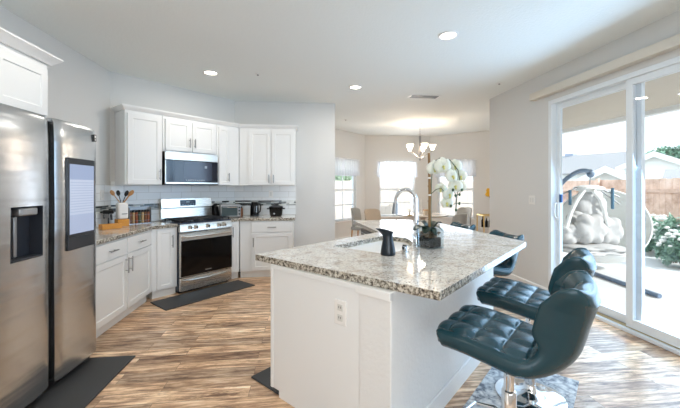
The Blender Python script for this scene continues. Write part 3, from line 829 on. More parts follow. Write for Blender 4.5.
isl = thing('kitchen_island', 'white kitchen island base with end panel, outlet and textured seating wall', 'island', (A.x, A.y, 0), ang_u)
# local frame: x along the long side, y toward the working side; the seating side lies at negative y
LW = (B - A).length            # 1.345
def loc(p): d = Vector((p[0], p[1])) - A; return (d.dot(u), -d.dot(vv))
LL = 1.53
toe = 0.08
b1, b2 = -0.17, -(LW - 0.235)           # working side face, seating face
wallt = 0.20
MB().prism([(0.045, b1), (LL + 0.05, b1), (1.72, b2 + 0.02), (1.72, b2 + wallt), (0.045, b2 + wallt)], 0.10, BT - 0.002).build('cabinet_body', M['cab'], isl, smooth=False)
MB().prism([(0.06, b1 - toe), (LL, b1 - toe), (1.68, b2 + wallt), (0.06, b2 + wallt)], 0.0, 0.10).build('toe_kick', M['toe'], isl, smooth=False)
ep = MB(); ep.box(0.008, 0.044, b2 + wallt, b1 - toe, 0.0, BT - 0.03); ep.box(0.008, 0.044, b1 - toe, b1, 0.045, BT - 0.03); ep.build('end_panel', M['cab'], isl, smooth=False)
MB().box(0.002, 0.050, b1 - 0.022, b1 + 0.002, 0.045, BT - 0.03).build('corner_stile', M['cab'], isl, bevel=0.002)
MB().box(0.002, 0.044, b2 + wallt, b1 + 0.002, BT - 0.03, BT - 0.002).build('top_rail', M['cab'], isl, bevel=0.002)
MB().box(0.006, 1.72, b2, b2 + wallt, 0.0, BT - 0.002).build('seating_wall', M['pony'], isl, bevel=0.005)
MB().box(-0.006, 0.034, b2 - 0.0, b2 + wallt + 0.012, BT - 0.045, BT - 0.003).build('cap_trim', M['trim'], isl, bevel=0.003)
MB().box(0.05, 1.72, b2 - 0.014, b2, 0.0, 0.12).build('baseboard', M['trim'], isl, bevel=0.003)
ow = MB(); yc = b2 + wallt + 0.125
ow.box(0.001, 0.0085, yc - 0.043, yc + 0.043, 0.625, 0.762)
ow = ow.build('outlet_plate', M['ceramic'], isl, bevel=0.003)
M['socket'] = mat('outlet socket', srgb(205, 205, 200), 0.4)
for zc in (0.665, 0.722): MB().box(-0.0015, 0.0015, yc - 0.019, yc + 0.019, zc - 0.018, zc + 0.018).build('socket', M['socket'], ow, bevel=0.002)
for zc in (0.665, 0.722):
    oo = MB()
    for dy in (-0.007, 0.007): oo.box(-0.0023, -0.0013, yc + dy - 0.0015, yc + dy + 0.0015, zc - 0.004, zc + 0.008)
    oo.build('socket_slots', M['black'], ow)
# far arm of the island
pts = [G + Vector((0.05, 0.02)), Vector((0.79, 4.62)), Vector((1.42, 4.60)), Vector((1.50, 4.2)), Vector((1.52, 2.95)), Vector((1.36, 2.75))]
MB().prism([loc(p) for p in pts], 0.10, BT - 0.002).build('far_cabinet', M['cab'], isl, smooth=False)
pts2 = [G + Vector((0.12, 0.05)), Vector((0.86, 4.60)), Vector((1.42, 4.58)), Vector((1.50, 4.2)), Vector((1.50, 2.97))]
MB().prism([loc(p) for p in pts2], 0.0, 0.10).build('far_toe_kick', M['toe'], isl, smooth=False)
# dishwasher on the kitchen face of the far arm
dwt = thing('dishwasher', 'black and stainless dishwasher front under the far left edge of the island', 'dishwasher', (0.78, 4.25, 0), math.radians(-90) + math.atan2(0.0, 1))
dwt.rotation_euler = (0, 0, math.atan2(-1.0, 0.065)); 
MB().box(0.0, 0.60, -0.005, 0.018, 0.12, 0.70).build('door', M['steel'], dwt, bevel=0.003)
MB().box(0.0, 0.60, -0.012, 0.018, 0.71, 0.855).build('control_panel', M['blackgloss'], dwt, bevel=0.003)
for i in range(3):
    MB().box(0.03, 0.57, -0.016, -0.011, 0.73 + 0.035 * i, 0.742 + 0.035 * i).build('panel_stripe', M['steelgrey'], dwt)

# sink
sn = thing('sink', 'ivory undermount sink set in the island counter', 'sink', (P1.x, P1.y, 0), ang_u)
mb = MB(); rings = []
cx_s, cy_s = 0.37, 0.24
def skring(k, z):
    pts_ = rounded([Vector((cx_s + (a_ - cx_s) * k, -(cy_s + (b_ - cy_s) * k))) for a_, b_ in skl], 0.045)
    return [mb.bm.verts.new((p_.x, p_.y, z)) for p_ in pts_]
for k_, z_ in ((1.05, 0.8712), (1.01, 0.8708), (1.01, 0.86), (0.92, 0.70), (0.86, 0.69)): rings.append(skring(k_, z_))
for a, b in zip(rings, rings[1:]): mb.bridge(a, b)
mb.bm.faces.new(rings[-1])
mb.build('basin', M['ivory'], sn, solid=-0.004)
MB().lathe([(0.0, 0), (0.04, 0.0), (0.045, 0.003), (0.0, 0.004)], (0.37, -0.215, 0.691), 24).build('drain', M['chrome'], sn)

def isl_pt(s, v): p = P1 + u * s + vv * v; return (p.x, p.y)
# faucet
fx = isl_pt(0.455, 0.500)
fa = thing('faucet', 'tall chrome gooseneck faucet behind the sink', 'faucet', (*fx, 0.914), ang_u)
MB().lathe([(0.030, 0), (0.030, 0.006), (0.024, 0.012), (0.022, 0.09), (0.017, 0.10), (0.0, 0.10)], seg=24).build('base', M['chrome'], fa)
R_ = 0.095
pts = [(0, 0, 0.09), (0, 0, 0.36)] + [(0, R_ - R_ * math.cos(a), 0.36 + R_ * math.sin(a)) for a in [PI * k / 14 for k in range(1, 15)]] + [(0, 2 * R_ + 0.004, 0.335)]
MB().tube(pts, 0.0165, 16).build('neck', M['chrome'], fa)
MB().tube([(0, 2 * R_ + 0.004, 0.34), (0, 2 * R_ + 0.008, 0.30), (0, 2 * R_ + 0.012, 0.245)], [0.019, 0.022, 0.026], 16).build('spray_head', M['steelgrey'], fa)
MB().tube([(-0.02, 0, 0.06), (-0.045, 0.0, 0.062), (-0.055, 0.01, 0.09), (-0.06, 0.02, 0.135)], [0.011, 0.010, 0.007, 0.005], 10).build('lever', M['chrome'], fa)
# small dispenser beside the faucet
sp = thing('soap_dispenser', 'small chrome soap dispenser on the counter between sink and orchid', 'soap dispenser', (*isl_pt(0.53, 0.54), 0.914))
MB().lathe([(0.018, 0), (0.018, 0.01), (0.010, 0.014), (0.010, 0.05), (0.0, 0.052)], seg=20).build('collar', M['chrome'], sp)
MB().tube([(0, 0, 0.045), (0, 0, 0.07), (-0.02, 0.02, 0.078), (-0.04, 0.035, 0.07)], 0.007, 10).build('spout', M['black'], sp)

# black carafe with slanted lip
cf = isl_pt(-0.015, 0.525)
ca = thing('carafe', 'black waisted carafe with a slanted pouring top beside the sink', 'carafe', (*cf, 0.914), math.radians(175))
mb = MB(); prof = [(0.0, 0.0), (0.050, 0.0), (0.053, 0.006), (0.050, 0.03), (0.044, 0.07), (0.036, 0.11), (0.033, 0.135), (0.036, 0.155), (0.044, 0.175)]
seg = 32; prev = None
for j, (r_, z) in enumerate(prof):
    k = max(0.0, (z - 0.125) / 0.047); rg_ = []
    for i in range(seg):
        a = 2 * PI * i / seg; dx = math.cos(a)
        ext = 1 + 0.95 * k * max(0, dx) ** 3
        rg_.append(mb.bm.verts.new((max(r_, 1e-4) * dx * ext + 0.004 * k, max(r_, 1e-4) * math.sin(a), z + k * 0.012 * dx)))
    if prev: mb.bridge(prev, rg_)
    prev = rg_
mb.bm.faces.new(prev)
mb.build('body', mat('carafe navy black', srgb(14, 26, 36), 0.28), ca, angle=50)
mb = MB(); seg = 32
mb.lathe([(0.0, 0.0), (0.034, 0.0), (0.0, 0.002)], (0.006, 0, 0.1735), 32); 
for v_ in mb.bm.verts: v_.co.z += 0.30 * (v_.co.x); v_.co.x *= 1.2
mb.build('top_face', M['darkgrey'], ca)
# little cube caddy
cb = thing('sponge_holder', 'tiny black and chrome sponge holder right of the black carafe', 'sponge holder', (*isl_pt(0.15, 0.565), 0.914), ang_u)
MB().box(-0.02, 0.02, -0.015, 0.015, 0.0, 0.045).build('cup', M['chrome'], cb, bevel=0.004)
MB().box(-0.016, 0.0, -0.017, 0.012, 0.008, 0.055).build('sponge', M['black'], cb, bevel=0.003)

# ------------------------------------------------------------------ orchid
CAMR = Vector((math.cos(YAW), -math.sin(YAW), 0)); CAMF = Vector((math.sin(YAW), math.cos(YAW), 0))
OX, OY = 1.008, 2.515
orr = thing('orchid', 'white orchid on a bamboo stake in a square glass vase on the island', 'potted orchid', (OX, OY, 0.914), 0)
dep = OX * math.sin(YAW) + OY * math.cos(YAW); lat0 = OX * math.cos(YAW) - OY * math.sin(YAW)
def opx(x, y, dd=0.0):            # local point of the orchid plane from a measured image position
    d = dep + dd; lat = (x - 340) / F_PX * d; z = EYE + (187 - y) / F_PX * d
    p = CAMR * lat + CAMF * d
    return Vector((p.x - OX, p.y - OY, z - 0.914))
vs = MB(); a_ = 0.074; hz = 0.155
R45 = Matrix.Rotation(math.radians(20), 4, 'Z')
vs.box(-a_, a_, -a_, -a_ + 0.005, 0, hz); vs.box(-a_, a_, a_ - 0.005, a_, 0, hz); vs.box(-a_, -a_ + 0.005, -a_ + 0.005, a_ - 0.005, 0, hz); vs.box(a_ - 0.005, a_, -a_ + 0.005, a_ - 0.005, 0, hz); vs.box(-a_ + 0.005, a_ - 0.005, -a_ + 0.005, a_ - 0.005, 0, 0.008)
bmesh.ops.transform(vs.bm, matrix=R45, verts=vs.bm.verts)
vs.build('vase', M['vaseglass'], orr, smooth=False)
sl = MB(); sl.box(-a_ + 0.014, a_ - 0.014, -a_ + 0.014, a_ - 0.014, 0.010, 0.082); bmesh.ops.transform(sl.bm, matrix=R45, verts=sl.bm.verts); sl.build('soil', M['soil'], orr, bevel=0.004)
sl = MB()
for i in range(200):
    sl.sphere((random.uniform(-0.058, 0.058), random.uniform(-0.058, 0.058), random.uniform(0.083, 0.125)), random.uniform(0.006, 0.010), 6, 4, (1, 1, 0.6))
bmesh.ops.transform(sl.bm, matrix=R45, verts=sl.bm.verts)
o = sl.build('bark_chips', M['bark'], orr); 
st = MB(); base = opx(429.5, 236); topp = opx(429.0, 153)
st.tube([base, base.lerp(topp, 0.5) + Vector((0.004, 0, 0)), topp], 0.0105, 10)
for k in (0.2, 0.42, 0.6, 0.78): 
    p = base.lerp(topp, k); st.tube([p - Vector((0, 0, 0.004)), p + Vector((0, 0, 0.004))], 0.0125, 10)
st.build('stake', M['bamboo'], orr)
for (x, y) in ((429.5, 195), (429.3, 178)):
    p = opx(x, y); MB().tube([p - Vector((0, 0, 0.006)), p + Vector((0, 0, 0.006))], 0.0135, 12).build('tie', M['ceramic'], orr)
sm_ = MB(); sm_.tube([opx(431, 232), opx(431, 205), opx(431.5, 180), opx(433, 162), opx(440, 158), opx(450, 160), opx(458, 170), opx(460, 182), opx(457, 196), opx(456, 209)], 0.0035, 8)
sm_.tube([opx(431, 194), opx(436, 189.5), opx(441, 188), opx(446, 194), opx(449, 203)], 0.003, 8)
for (x, y, x2, y2) in ((457, 196, 462, 190), (457, 196, 453, 190), (456, 203, 459, 204), (456, 203, 451, 206)): sm_.tube([opx(x, y), opx(x2, y2)], 0.002, 6)
sm_.build('flower_stem', M['bud'], orr)
def leafmesh(root, tip, width, sag, up):
    mb = MB(); root, tip = Vector(root), Vector(tip); d = tip - root; side = d.cross(Vector((0, 0, 1))).normalized(); N = 12; prev = None
    for i in range(N + 1):
        t_ = i / N; c = root + d * t_ + Vector((0, 0, up * math.sin(PI * t_) - sag * t_ * t_)); w_ = width * (math.sin(PI * min(1, t_ * 0.92 + 0.06))) ** 0.5
        row = [mb.bm.verts.new(c + side * w_ * k + Vector((0, 0, 0.15 * w_ * abs(k)))) for k in (-1, -0.5, 0, 0.5, 1)]
        if prev:
            for k in range(4): mb.bm.faces.new((prev[k], prev[k + 1], row[k + 1], row[k]))
        prev = row
    return mb
for (x, y, dd, wd) in ((414, 229, -0.05, 0.050), (443, 230, -0.03, 0.044), (441, 222, 0.05, 0.040), (418, 221, 0.06, 0.040), (425, 232, -0.11, 0.040), (436, 234, -0.09, 0.026)):
    leafmesh(opx(429.5, 231), opx(x, y, dd), wd, 0.01, 0.035).build('leaf', M['leaf'], orr, solid=0.002, angle=70)
def flower(c, r, yaw, tilt):
    f = bpy.data.objects.new('flower', None)
    mb = MB()
    fw = Vector((0, -1, 0))
    for k, (a, ln, wd) in enumerate(((90, 1.0, 0.50), (0, 1.0, 0.80), (180, 1.0, 0.80), (225, 0.92, 0.5), (-45, 0.92, 0.5))):
        a = math.radians(a); ax = Vector((math.cos(a), 0, math.sin(a))); sdv = Vector((-math.sin(a), 0, math.cos(a))); N = 7; prev = None
        for i in range(N + 1):
            t_ = i / N; c0 = ax * (r * ln * t_) + Vector((0, -0.25 * r * math.sin(PI * t_) + 0.14 * r * t_ + (0.03 * r if k > 2 or k == 0 else 0), 0))
            w_ = r * wd * math.sin(PI * min(1.0, 0.10 + 0.86 * t_)) ** 0.8
            row = [mb.bm.verts.new(c0 + sdv * w_ * q_ + Vector((0, 0.12 * r * q_ * q_, 0))) for q_ in (-1, -0.5, 0, 0.5, 1)]
            if prev:
                for q_ in range(4): mb.bm.faces.new((prev[q_], prev[q_ + 1], row[q_ + 1], row[q_]))
            prev = row
    m_ = Matrix.Translation(c) @ Matrix.Rotation(yaw, 4, 'Z') @ Matrix.Rotation(tilt, 4, 'X')
    bmesh.ops.transform(mb.bm, matrix=m_, verts=mb.bm.verts)
    bpy.data.objects.remove(f)
    o = mb.build('flower', M['petal'], orr, solid=0.0012, angle=80)
    l = MB(); l.sphere((0, -0.012, -0.005), 0.010, 10, 8, (1, 1.3, 0.9)); l.sphere((0, -0.02, -0.018), 0.008, 8, 6, (1, 1.2, 1.6))
    bmesh.ops.transform(l.bm, matrix=m_, verts=l.bm.verts)
    l.build('flower_lip', M['yellow'] if False else mat('lip yellow green', srgb(206, 200, 120), 0.5), o)
for i, (x, y, r_, dd) in enumerate(((434, 168, 0.064, -0.02), (443, 166, 0.072, -0.05), (455, 166, 0.058, 0.03), (452, 176, 0.056, -0.06), (461, 176, 0.050, 0.02), (455.5, 186, 0.058, -0.04), (461, 186, 0.045, 0.04), (440.5, 188, 0.046, 0.02), (449, 194, 0.056, -0.04), (447, 203, 0.048, -0.02))):
    flower(opx(x, y, dd), r_ * 0.98, -YAW + random.uniform(-0.5, 0.5), random.uniform(-0.15, 0.35))
for (x, y) in ((453, 190), (462, 190), (455.5, 195.5), (459.5, 194.5), (459.5, 203.5), (451, 206), (456, 210)):
    MB().sphere(opx(x, y, -0.07), 0.011, 10, 8, (0.85, 0.85, 1.15)).build('bud', M['bud'], orr)

# ------------------------------------------------------------------ bar stools
def stool_shell():
    # centre line (y, z) of the top surface; front at negative y
    key = [(-0.305, 0.680), (-0.260, 0.716), (-0.14, 0.716), (-0.02, 0.700), (0.07, 0.684), (0.135, 0.684), (0.180, 0.712), (0.205, 0.760), (0.220, 0.82), (0.238, 0.885), (0.260, 0.950), (0.290, 0.992)]
    P_ = [Vector((0, y, z)) for y, z in key]
    def cr(t_):
        n = len(P_) - 1; x = t_ * n; i = min(int(x), n - 1); f_ = x - i
        p0, p1, p2, p3 = P_[max(i - 1, 0)], P_[i], P_[i + 1], P_[min(i + 2, n)]
        return 0.5 * ((2 * p1) + (-p0 + p2) * f_ + (2 * p0 - 5 * p1 + 4 * p2 - p3) * f_ ** 2 + (-p0 + 3 * p1 - 3 * p2 + p3) * f_ ** 3)
    N = 170
    pts = [cr(i / N) for i in range(N + 1)]
    ln = [0]
    for a, b in zip(pts, pts[1:]): ln.append(ln[-1] + (b - a).length)
    L = ln[-1]
    rings = []
    KT, KB = 72, 20
    def tri(x): x = x % 1.0; return min(x, 1 - x)
    for i in range(N + 1):
        s_ = ln[i] / L
        tg = (pts[min(i + 1, N)] - pts[max(i - 1, 0)]).normalized(); nr = Vector((0, -tg.z, tg.y))      # normal toward sitter/up
        back = max(0.0, min(1.0, (s_ - 0.50) / 0.22)); back = back * back * (3 - 2 * back)
        w_ = 0.240 + 0.006 * math.sin(PI * min(1, s_ / 0.5)) - 0.030 * math.exp(-((s_ - 0.60) / 0.07) ** 2) - 0.012 * back
        h_ = 0.116 - 0.016 * back
        e0 = min(1, s_ / 0.05); e1 = min(1, (1 - s_) / 0.07)
        end = math.sqrt(max(0.0, 1 - (1 - e0) ** 2)) * math.sqrt(max(0.0, 1 - (1 - e1) ** 2))
        w_ *= 0.88 + 0.12 * end; hh_ = h_ * max(0.05, end)
        top_roll = max(0.0, (s_ - 0.86) / 0.14)
        wing = 0.115 * back * (1 - 0.55 * top_roll)
        ring = []
        def put(q_, n_off):
            x_ = w_ * q_ * (1 - 0.10 * back * q_ * q_)
            ring.append(Vector((x_, 0, 0)) + pts[i] + nr * (n_off + wing * abs(q_) ** 2.4))
        for k in range(KT + 1):
            q_ = -math.sin(PI / 2 * (2 * k / KT - 1) * 1.0) * 1.0
            prof = (1 - abs(q_) ** 7) ** 0.45 if abs(q_) < 1 else 0.0
            nn = -h_ / 2 + hh_ / 2 * prof
            g1 = tri(q_ * 1.62 + 0.5)
            ts = (s_ / 0.53) * 3.6 + 0.2 if s_ < 0.53 else (s_ - 0.53) / 0.47 * 3.0
            g2 = tri(ts)
            inside = max(0, min(1, (0.90 - abs(q_)) / 0.08))
            pill = math.sin(PI * min(0.5, g1)) ** 0.4 * math.sin(PI * min(0.5, g2)) ** 0.4
            nn -= 0.018 * (1 - pill) * inside * end
            nn -= 0.006 * math.exp(-((abs(q_) - 0.93) / 0.012) ** 2) * end       # seam welt
            put(q_, nn)
        for k in range(1, KB):
            q_ = math.sin(PI / 2 * (2 * k / KB - 1))
            put(q_, -h_ / 2 - hh_ / 2 * (1 - abs(q_) ** 5) ** 0.5)
        rings.append(ring)
    split = next(i for i in range(N + 1) if ln[i] / L > 0.555)
    def mk(rs):
        mb = MB(); vr = [[mb.bm.verts.new(p) for p in r_] for r_ in rs]
        for a, b in zip(vr, vr[1:]): mb.bridge(a, b)
        mb.bm.faces.new(vr[0]); mb.bm.faces.new(vr[-1]); return mb
    return mk(rings[:split + 1]), mk(rings[split:])
st1 = thing('bar_stool', 'dark teal tufted leather swivel bar stool nearest the camera', 'bar stool', (1.0, 1.50, 0), math.radians(-137), 'tufted leather bar stools around the island')
se, bk = stool_shell()
se.build('seat', M['leather'], st1, angle=75); bk.build('backrest', M['leather'], st1, angle=75)
MB().lathe([(0.0, 0.0), (0.205, 0.0), (0.208, 0.006), (0.20, 0.012), (0.12, 0.022), (0.06, 0.036), (0.038, 0.06), (0.034, 0.08), (0.0, 0.08)], (0, 0, 0.0125), 48).build('base', M['chrome'], st1, angle=60)
MB().lathe([(0.033, 0.08), (0.033, 0.40), (0.030, 0.405), (0.024, 0.41), (0.024, 0.575), (0.0, 0.575)], seg=28).build('pole', M['chrome'], st1)
MB().box(-0.09, 0.09, -0.09, 0.09, 0.560, 0.582).build('swivel_plate', M['black'], st1, bevel=0.004)
ft = MB(); ft.tube([(-0.035, 0, 0.20), (-0.11, -0.03, 0.20), (-0.145, -0.11, 0.20), (-0.12, -0.20, 0.20), (0.0, -0.225, 0.20), (0.12, -0.20, 0.20), (0.145, -0.11, 0.20), (0.11, -0.03, 0.20), (0.035, 0, 0.20)], 0.011, 10)
ft.build('footrest', M['chrome'], st1)
MB().tube([(0.0, 0.0, 0.57), (0.10, 0.02, 0.565), (0.17, 0.03, 0.56)], 0.005, 8).build('height_lever', M['chrome'], st1)
dup(st1, (1.50, 2.03, 0), math.radians(-137), 'dark teal tufted leather bar stool, second from the camera, just behind the nearest')
dup(st1, (1.82, 3.12, 0), math.radians(-84), 'dark teal leather bar stool just behind the right tip of the island counter').scale = (1, 1, 0.935)
dup(st1, (1.80, 3.98, 0), math.radians(-82), 'dark teal leather bar stool farthest from the camera, barely showing past the counter').scale = (1, 1, 0.935)

# rug, mats
def quadmat(name, p, ux, L, Wd, label, m, cat='floor mat', th=0.012):
    ang = math.atan2(ux[1], ux[0])
    o = MB(); o.box(0, L, -Wd, 0, 0.0005, th); o = o.build(name, m, bevel=min(0.004, th * 0.4)); o.location = (p[0], p[1], 0); o.rotation_euler = (0, 0, ang)
    return tag(o, label, cat)
rugp = Vector((1.97, 2.17)) - u * 2.6
quadmat('runner_rug', (Vector((1.44, 2.38)) - u * 0.0 + u * 0.22 - u * 2.6), u, 2.6, 0.53, 'faded grey patterned runner rug under the near bar stools', M['rug'], 'rug', 0.010)
quadmat('floor_mat', (-1.80, 4.20), (S2, S2), 1.22, 0.41, 'black anti-fatigue mat on the floor in front of the range', M['rubber'])
quadmat('floor_mat', (-1.72, 1.75), (0, 1), 1.14, 0.37, 'grey floor mat in front of the refrigerator', M['rubber'])
quadmat('floor_mat', (-0.365, 2.468), (u.x, u.y), 1.1, 0.34, 'dark mat corner peeking out beside the left side of the island', M['rubber'])

# ------------------------------------------------------------------ counter items, left
def R_at(x, dpt, z, y=None):
    lat = (x - 340) / F_PX * dpt; p = CAMR * lat + CAMF * dpt
    return (p.x, p.y, z)
CT = 0.914
p = R_at(122, 4.05, CT)
cr_ = thing('utensil_crock', 'white utensil crock with an orange wooden base near the refrigerator', 'utensil crock', p, Q)
MB().box(-0.062, 0.062, -0.062, 0.062, 0.0, 0.085).build('wooden_base', M['orangewood'], cr_, bevel=0.006)
MB().box(-0.055, 0.055, -0.055, 0.055, 0.086, 0.285).build('body', M['ceramic'], cr_, bevel=0.02, segs=4)
MB().box(-0.02, 0.04, -0.0565, -0.0545, 0.145, 0.153).build('lettering', M['darkgrey'], cr_)
for i, (dx, dy, ln, m_) in enumerate(((-0.09, 0.0, 0.17, 'wood'), (-0.045, 0.02, 0.16, 'black'), (0.03, 0.02, 0.15, 'black'), (0.085, 0.01, 0.17, 'wood'), (0.06, 0.03, 0.15, 'wood'))):
    ut = tag(MB().build('dummy', M['wood']), 'x', 'x'); bpy.data.objects.remove(ut)
    k = ('spoon', 'whisk handle', 'spatula', 'spoon', 'spoon')[i]
    un = thing(('wooden_spoon', 'black_spatula', 'black_ladle', 'wooden_spoon', 'wooden_turner')[i], ('wooden spoon leaning left out of the white crock', 'black spatula standing left of centre in the white crock', 'black ladle standing right of centre in the white crock', 'wooden spoon leaning right out of the white crock', 'short wooden turner between the ladle and right-hand spoon')[i], 'utensil', (p[0] + CAMR.x * dx * 0.3, p[1] + CAMR.y * dx * 0.3, CT + 0.287), 0)
    tipv = CAMR * dx * 0.8 + Vector((0, dy, ln * 0.55)); hv = CAMR * dx * 0.2
    MB().tube([Vector((0, 0, 0)), tipv], 0.005, 8).build('handle', M[m_], un)
    s_ = MB(); s_.sphere((0, 0, 0), 0.028, 14, 10, (0.85, 0.25, 1.35)); ax = tipv.normalized()
    rot = Vector((0, 0, 1)).rotation_difference(ax).to_matrix().to_4x4()
    bmesh.ops.transform(s_.bm, matrix=Matrix.Translation(tipv + ax * 0.03) @ rot, verts=s_.bm.verts)
    s_.build('head', M[m_], un)
p = R_at(110.5, 3.78, CT)
tr = thing('wooden_tray', 'small orange wooden tray beside the white crock', 'tray', p, math.radians(50))
b_ = MB(); b_.box(-0.10, 0.10, -0.05, 0.05, 0.0, 0.012); b_.box(-0.10, 0.10, -0.05, -0.04, 0.012, 0.055); b_.box(-0.10, 0.10, 0.04, 0.05, 0.012, 0.055); b_.box(-0.10, -0.09, -0.04, 0.04, 0.012, 0.055); b_.box(0.09, 0.10, -0.04, 0.04, 0.012, 0.055)
b_.build('tray_body', M['orangewood'], tr, bevel=0.003)
p = R_at(108.5, 3.97, CT)
sc_ = thing('kitchen_gadget_stand', 'small black and grey gadget stand behind the wooden tray', 'gadget stand', (p[0], p[1], CT), 0.3)
MB().lathe([(0.0, 0.0), (0.05, 0.0), (0.05, 0.008), (0.008, 0.014), (0.008, 0.17), (0.0, 0.17)], seg=20).build('stand', M['darkgrey'], sc_)
b_ = MB(); b_.box(-0.055, 0.055, -0.03, 0.02, 0.155, 0.20); b_.build('head', M['black'], sc_, bevel=0.008)
b_ = MB(); b_.tube([(-0.01, -0.03, 0.13), (-0.01, -0.045, 0.13)], 0.026, 20); b_.build('dial', M['steelgrey'], sc_)
b_ = MB(); b_.tube([(0.03, -0.02, 0.15), (0.035, -0.02, 0.08)], 0.012, 10); b_.build('hanging_tool', M['darkgrey'], sc_); b_ = MB(); b_.tube([(-0.045, -0.01, 0.15), (-0.04, -0.01, 0.10)], 0.010, 10); b_.build('hanging_tool', M['darkgrey'], sc_)
# spice rack
p = R_at(139.5, 4.32, CT)
sr = thing('spice_rack', 'steel wire spice rack full of jars left of the range', 'spice rack', p, Q)
b_ = MB(); b_.box(-0.13, 0.13, -0.04, 0.04, 0.0, 0.008); b_.box(-0.13, 0.13, 0.035, 0.04, 0.008, 0.22)
for x in (-0.13, 0.126): b_.box(x, x + 0.004, -0.04, 0.04, 0.0, 0.21)
for z in (0.04, 0.115): b_.box(-0.13, 0.13, -0.042, -0.039, z, z + 0.004)
b_.build('frame', M['steelgrey'], sr)
for i in range(7):
    lb = 'spice jar with a dark lid, %s in the wire rack' % ('farthest left', 'second from left', 'third from left', 'in the middle', 'third from right', 'second from right', 'farthest right')[i]
    off = Vector((-0.108 + 0.036 * i, -0.004, 0)); off.rotate(Matrix.Rotation(Q, 3, 'Z'))
    j = thing('spice_jar', lb, 'spice jar', (p[0] + off.x, p[1] + off.y, CT + 0.0085), Q, 'spice jars in the wire rack')
    MB().lathe([(0.0, 0.0), (0.0155, 0.0), (0.0155, 0.135), (0.013, 0.14), (0.0, 0.14)], seg=14).build('jar', M[('spice1', 'spice2', 'spice3', 'spice4')[(0, 3, 2, 1, 3, 0, 2)[i]]], j)
    MB().lathe([(0.0, 0.1405), (0.0155, 0.1405), (0.0155, 0.17), (0.0, 0.17)], seg=14).build('lid', M['black'], j)
# items right of the range
p = R_at(216, 5.22, CT)
kb_ = thing('knife_block', 'black knife block between the range and the toaster oven', 'knife block', p, Q)
MB().prism_axis([(-0.06, 0.0), (0.07, 0.0), (0.07, 0.19), (-0.02, 0.17)], -0.032, 0.032).build('block', M['black'], kb_, bevel=0.004)
b_ = MB()
for i in range(3): b_.box(-0.03 + 0.022 * i, -0.018 + 0.022 * i, 0.01, 0.03, 0.175, 0.215)
b_.build('knife_handles', M['black'], kb_, bevel=0.002)
p = R_at(230, 5.17, CT)
to = thing('toaster_oven', 'stainless toaster oven with a glass door in the counter corner', 'toaster oven', p, math.radians(18))
MB().box(-0.15, 0.15, -0.10, 0.12, 0.012, 0.205).build('body', M['steelgrey'], to, bevel=0.012, segs=3)
MB().box(-0.135, 0.10, -0.108, -0.10, 0.035, 0.180).build('door', mat('toaster door glass', srgb(74, 88, 90), 0.1), to, bevel=0.004)
MB().tube([(-0.12, -0.125, 0.165), (0.085, -0.125, 0.165)], 0.006, 8).build('handle', M['chrome'], to)
for z in (0.06, 0.11, 0.16): MB().tube([(0.125, -0.10, z), (0.125, -0.115, z)], 0.013, 14).build('knob', M['black'], to)
b_ = MB()
for x in (-0.12, 0.12):
    for y in (-0.07, 0.09): b_.box(x - 0.012, x + 0.012, y - 0.012, y + 0.012, 0.0, 0.012)
b_.build('feet', M['black'], to)
p = R_at(241, 5.42, CT)
bt = thing('jar', 'small clear jar with a dark lid right of the toaster oven', 'jar', p)
MB().lathe([(0.0, 0.0), (0.028, 0.0), (0.030, 0.01), (0.030, 0.12), (0.020, 0.135), (0.0, 0.135)], seg=20).build('body', M['spice1'], bt)
MB().lathe([(0.0, 0.136), (0.022, 0.136), (0.022, 0.16), (0.0, 0.16)], seg=20).build('lid', M['darkgrey'], bt)
p = R_at(254.5, 5.42, CT)
kt = thing('electric_kettle', 'black electric kettle under the two-door wall cabinet', 'kettle', p, 0.6)
MB().lathe([(0.0, 0.0), (0.072, 0.0), (0.072, 0.018), (0.0, 0.018)], seg=28).build('base', M['black'], kt)
MB().lathe([(0.0, 0.019), (0.070, 0.019), (0.072, 0.04), (0.066, 0.15), (0.058, 0.215), (0.045, 0.232), (0.0, 0.236)], seg=28).build('body', M['blackgloss'], kt)
MB().tube([(0.055, 0, 0.205), (0.10, 0, 0.20), (0.112, 0, 0.15), (0.10, 0, 0.07), (0.068, 0, 0.05)], 0.010, 10).build('handle', M['black'], kt)
MB().box(-0.010, 0.010, -0.078, -0.066, 0.06, 0.17).build('water_gauge', M['steelgrey'], kt, bevel=0.003)
p = R_at(276, 5.40, CT)
ck = thing('slow_cooker', 'black slow cooker with a glass lid on the right end of the back counter', 'slow cooker', p, 0)
MB().lathe([(0.0, 0.0), (0.085, 0.0), (0.10, 0.02), (0.112, 0.135), (0.115, 0.15), (0.0, 0.15)], seg=32).build('pot', M['blackgloss'], ck)
MB().lathe([(0.112, 0.151), (0.105, 0.162), (0.05, 0.178), (0.0, 0.182)], seg=32, close=True).build('lid', M['darkgrey'], ck)
MB().lathe([(0.0, 0.182), (0.012, 0.182), (0.018, 0.20), (0.0, 0.204)], seg=16).build('lid_knob', M['black'], ck)
b_ = MB()
for s_ in (-1, 1): b_.box(min(s_ * 0.11, s_ * 0.145), max(s_ * 0.11, s_ * 0.145), -0.03, 0.03, 0.115, 0.135)
b_.build('side_handles', M['black'], ck, bevel=0.005)
MB().tube([(-0.02, -0.108, 0.05), (-0.02, -0.118, 0.05)], 0.013, 14).build('knob', M['steelgrey'], ck)
p = R_at(291, 5.45, CT)
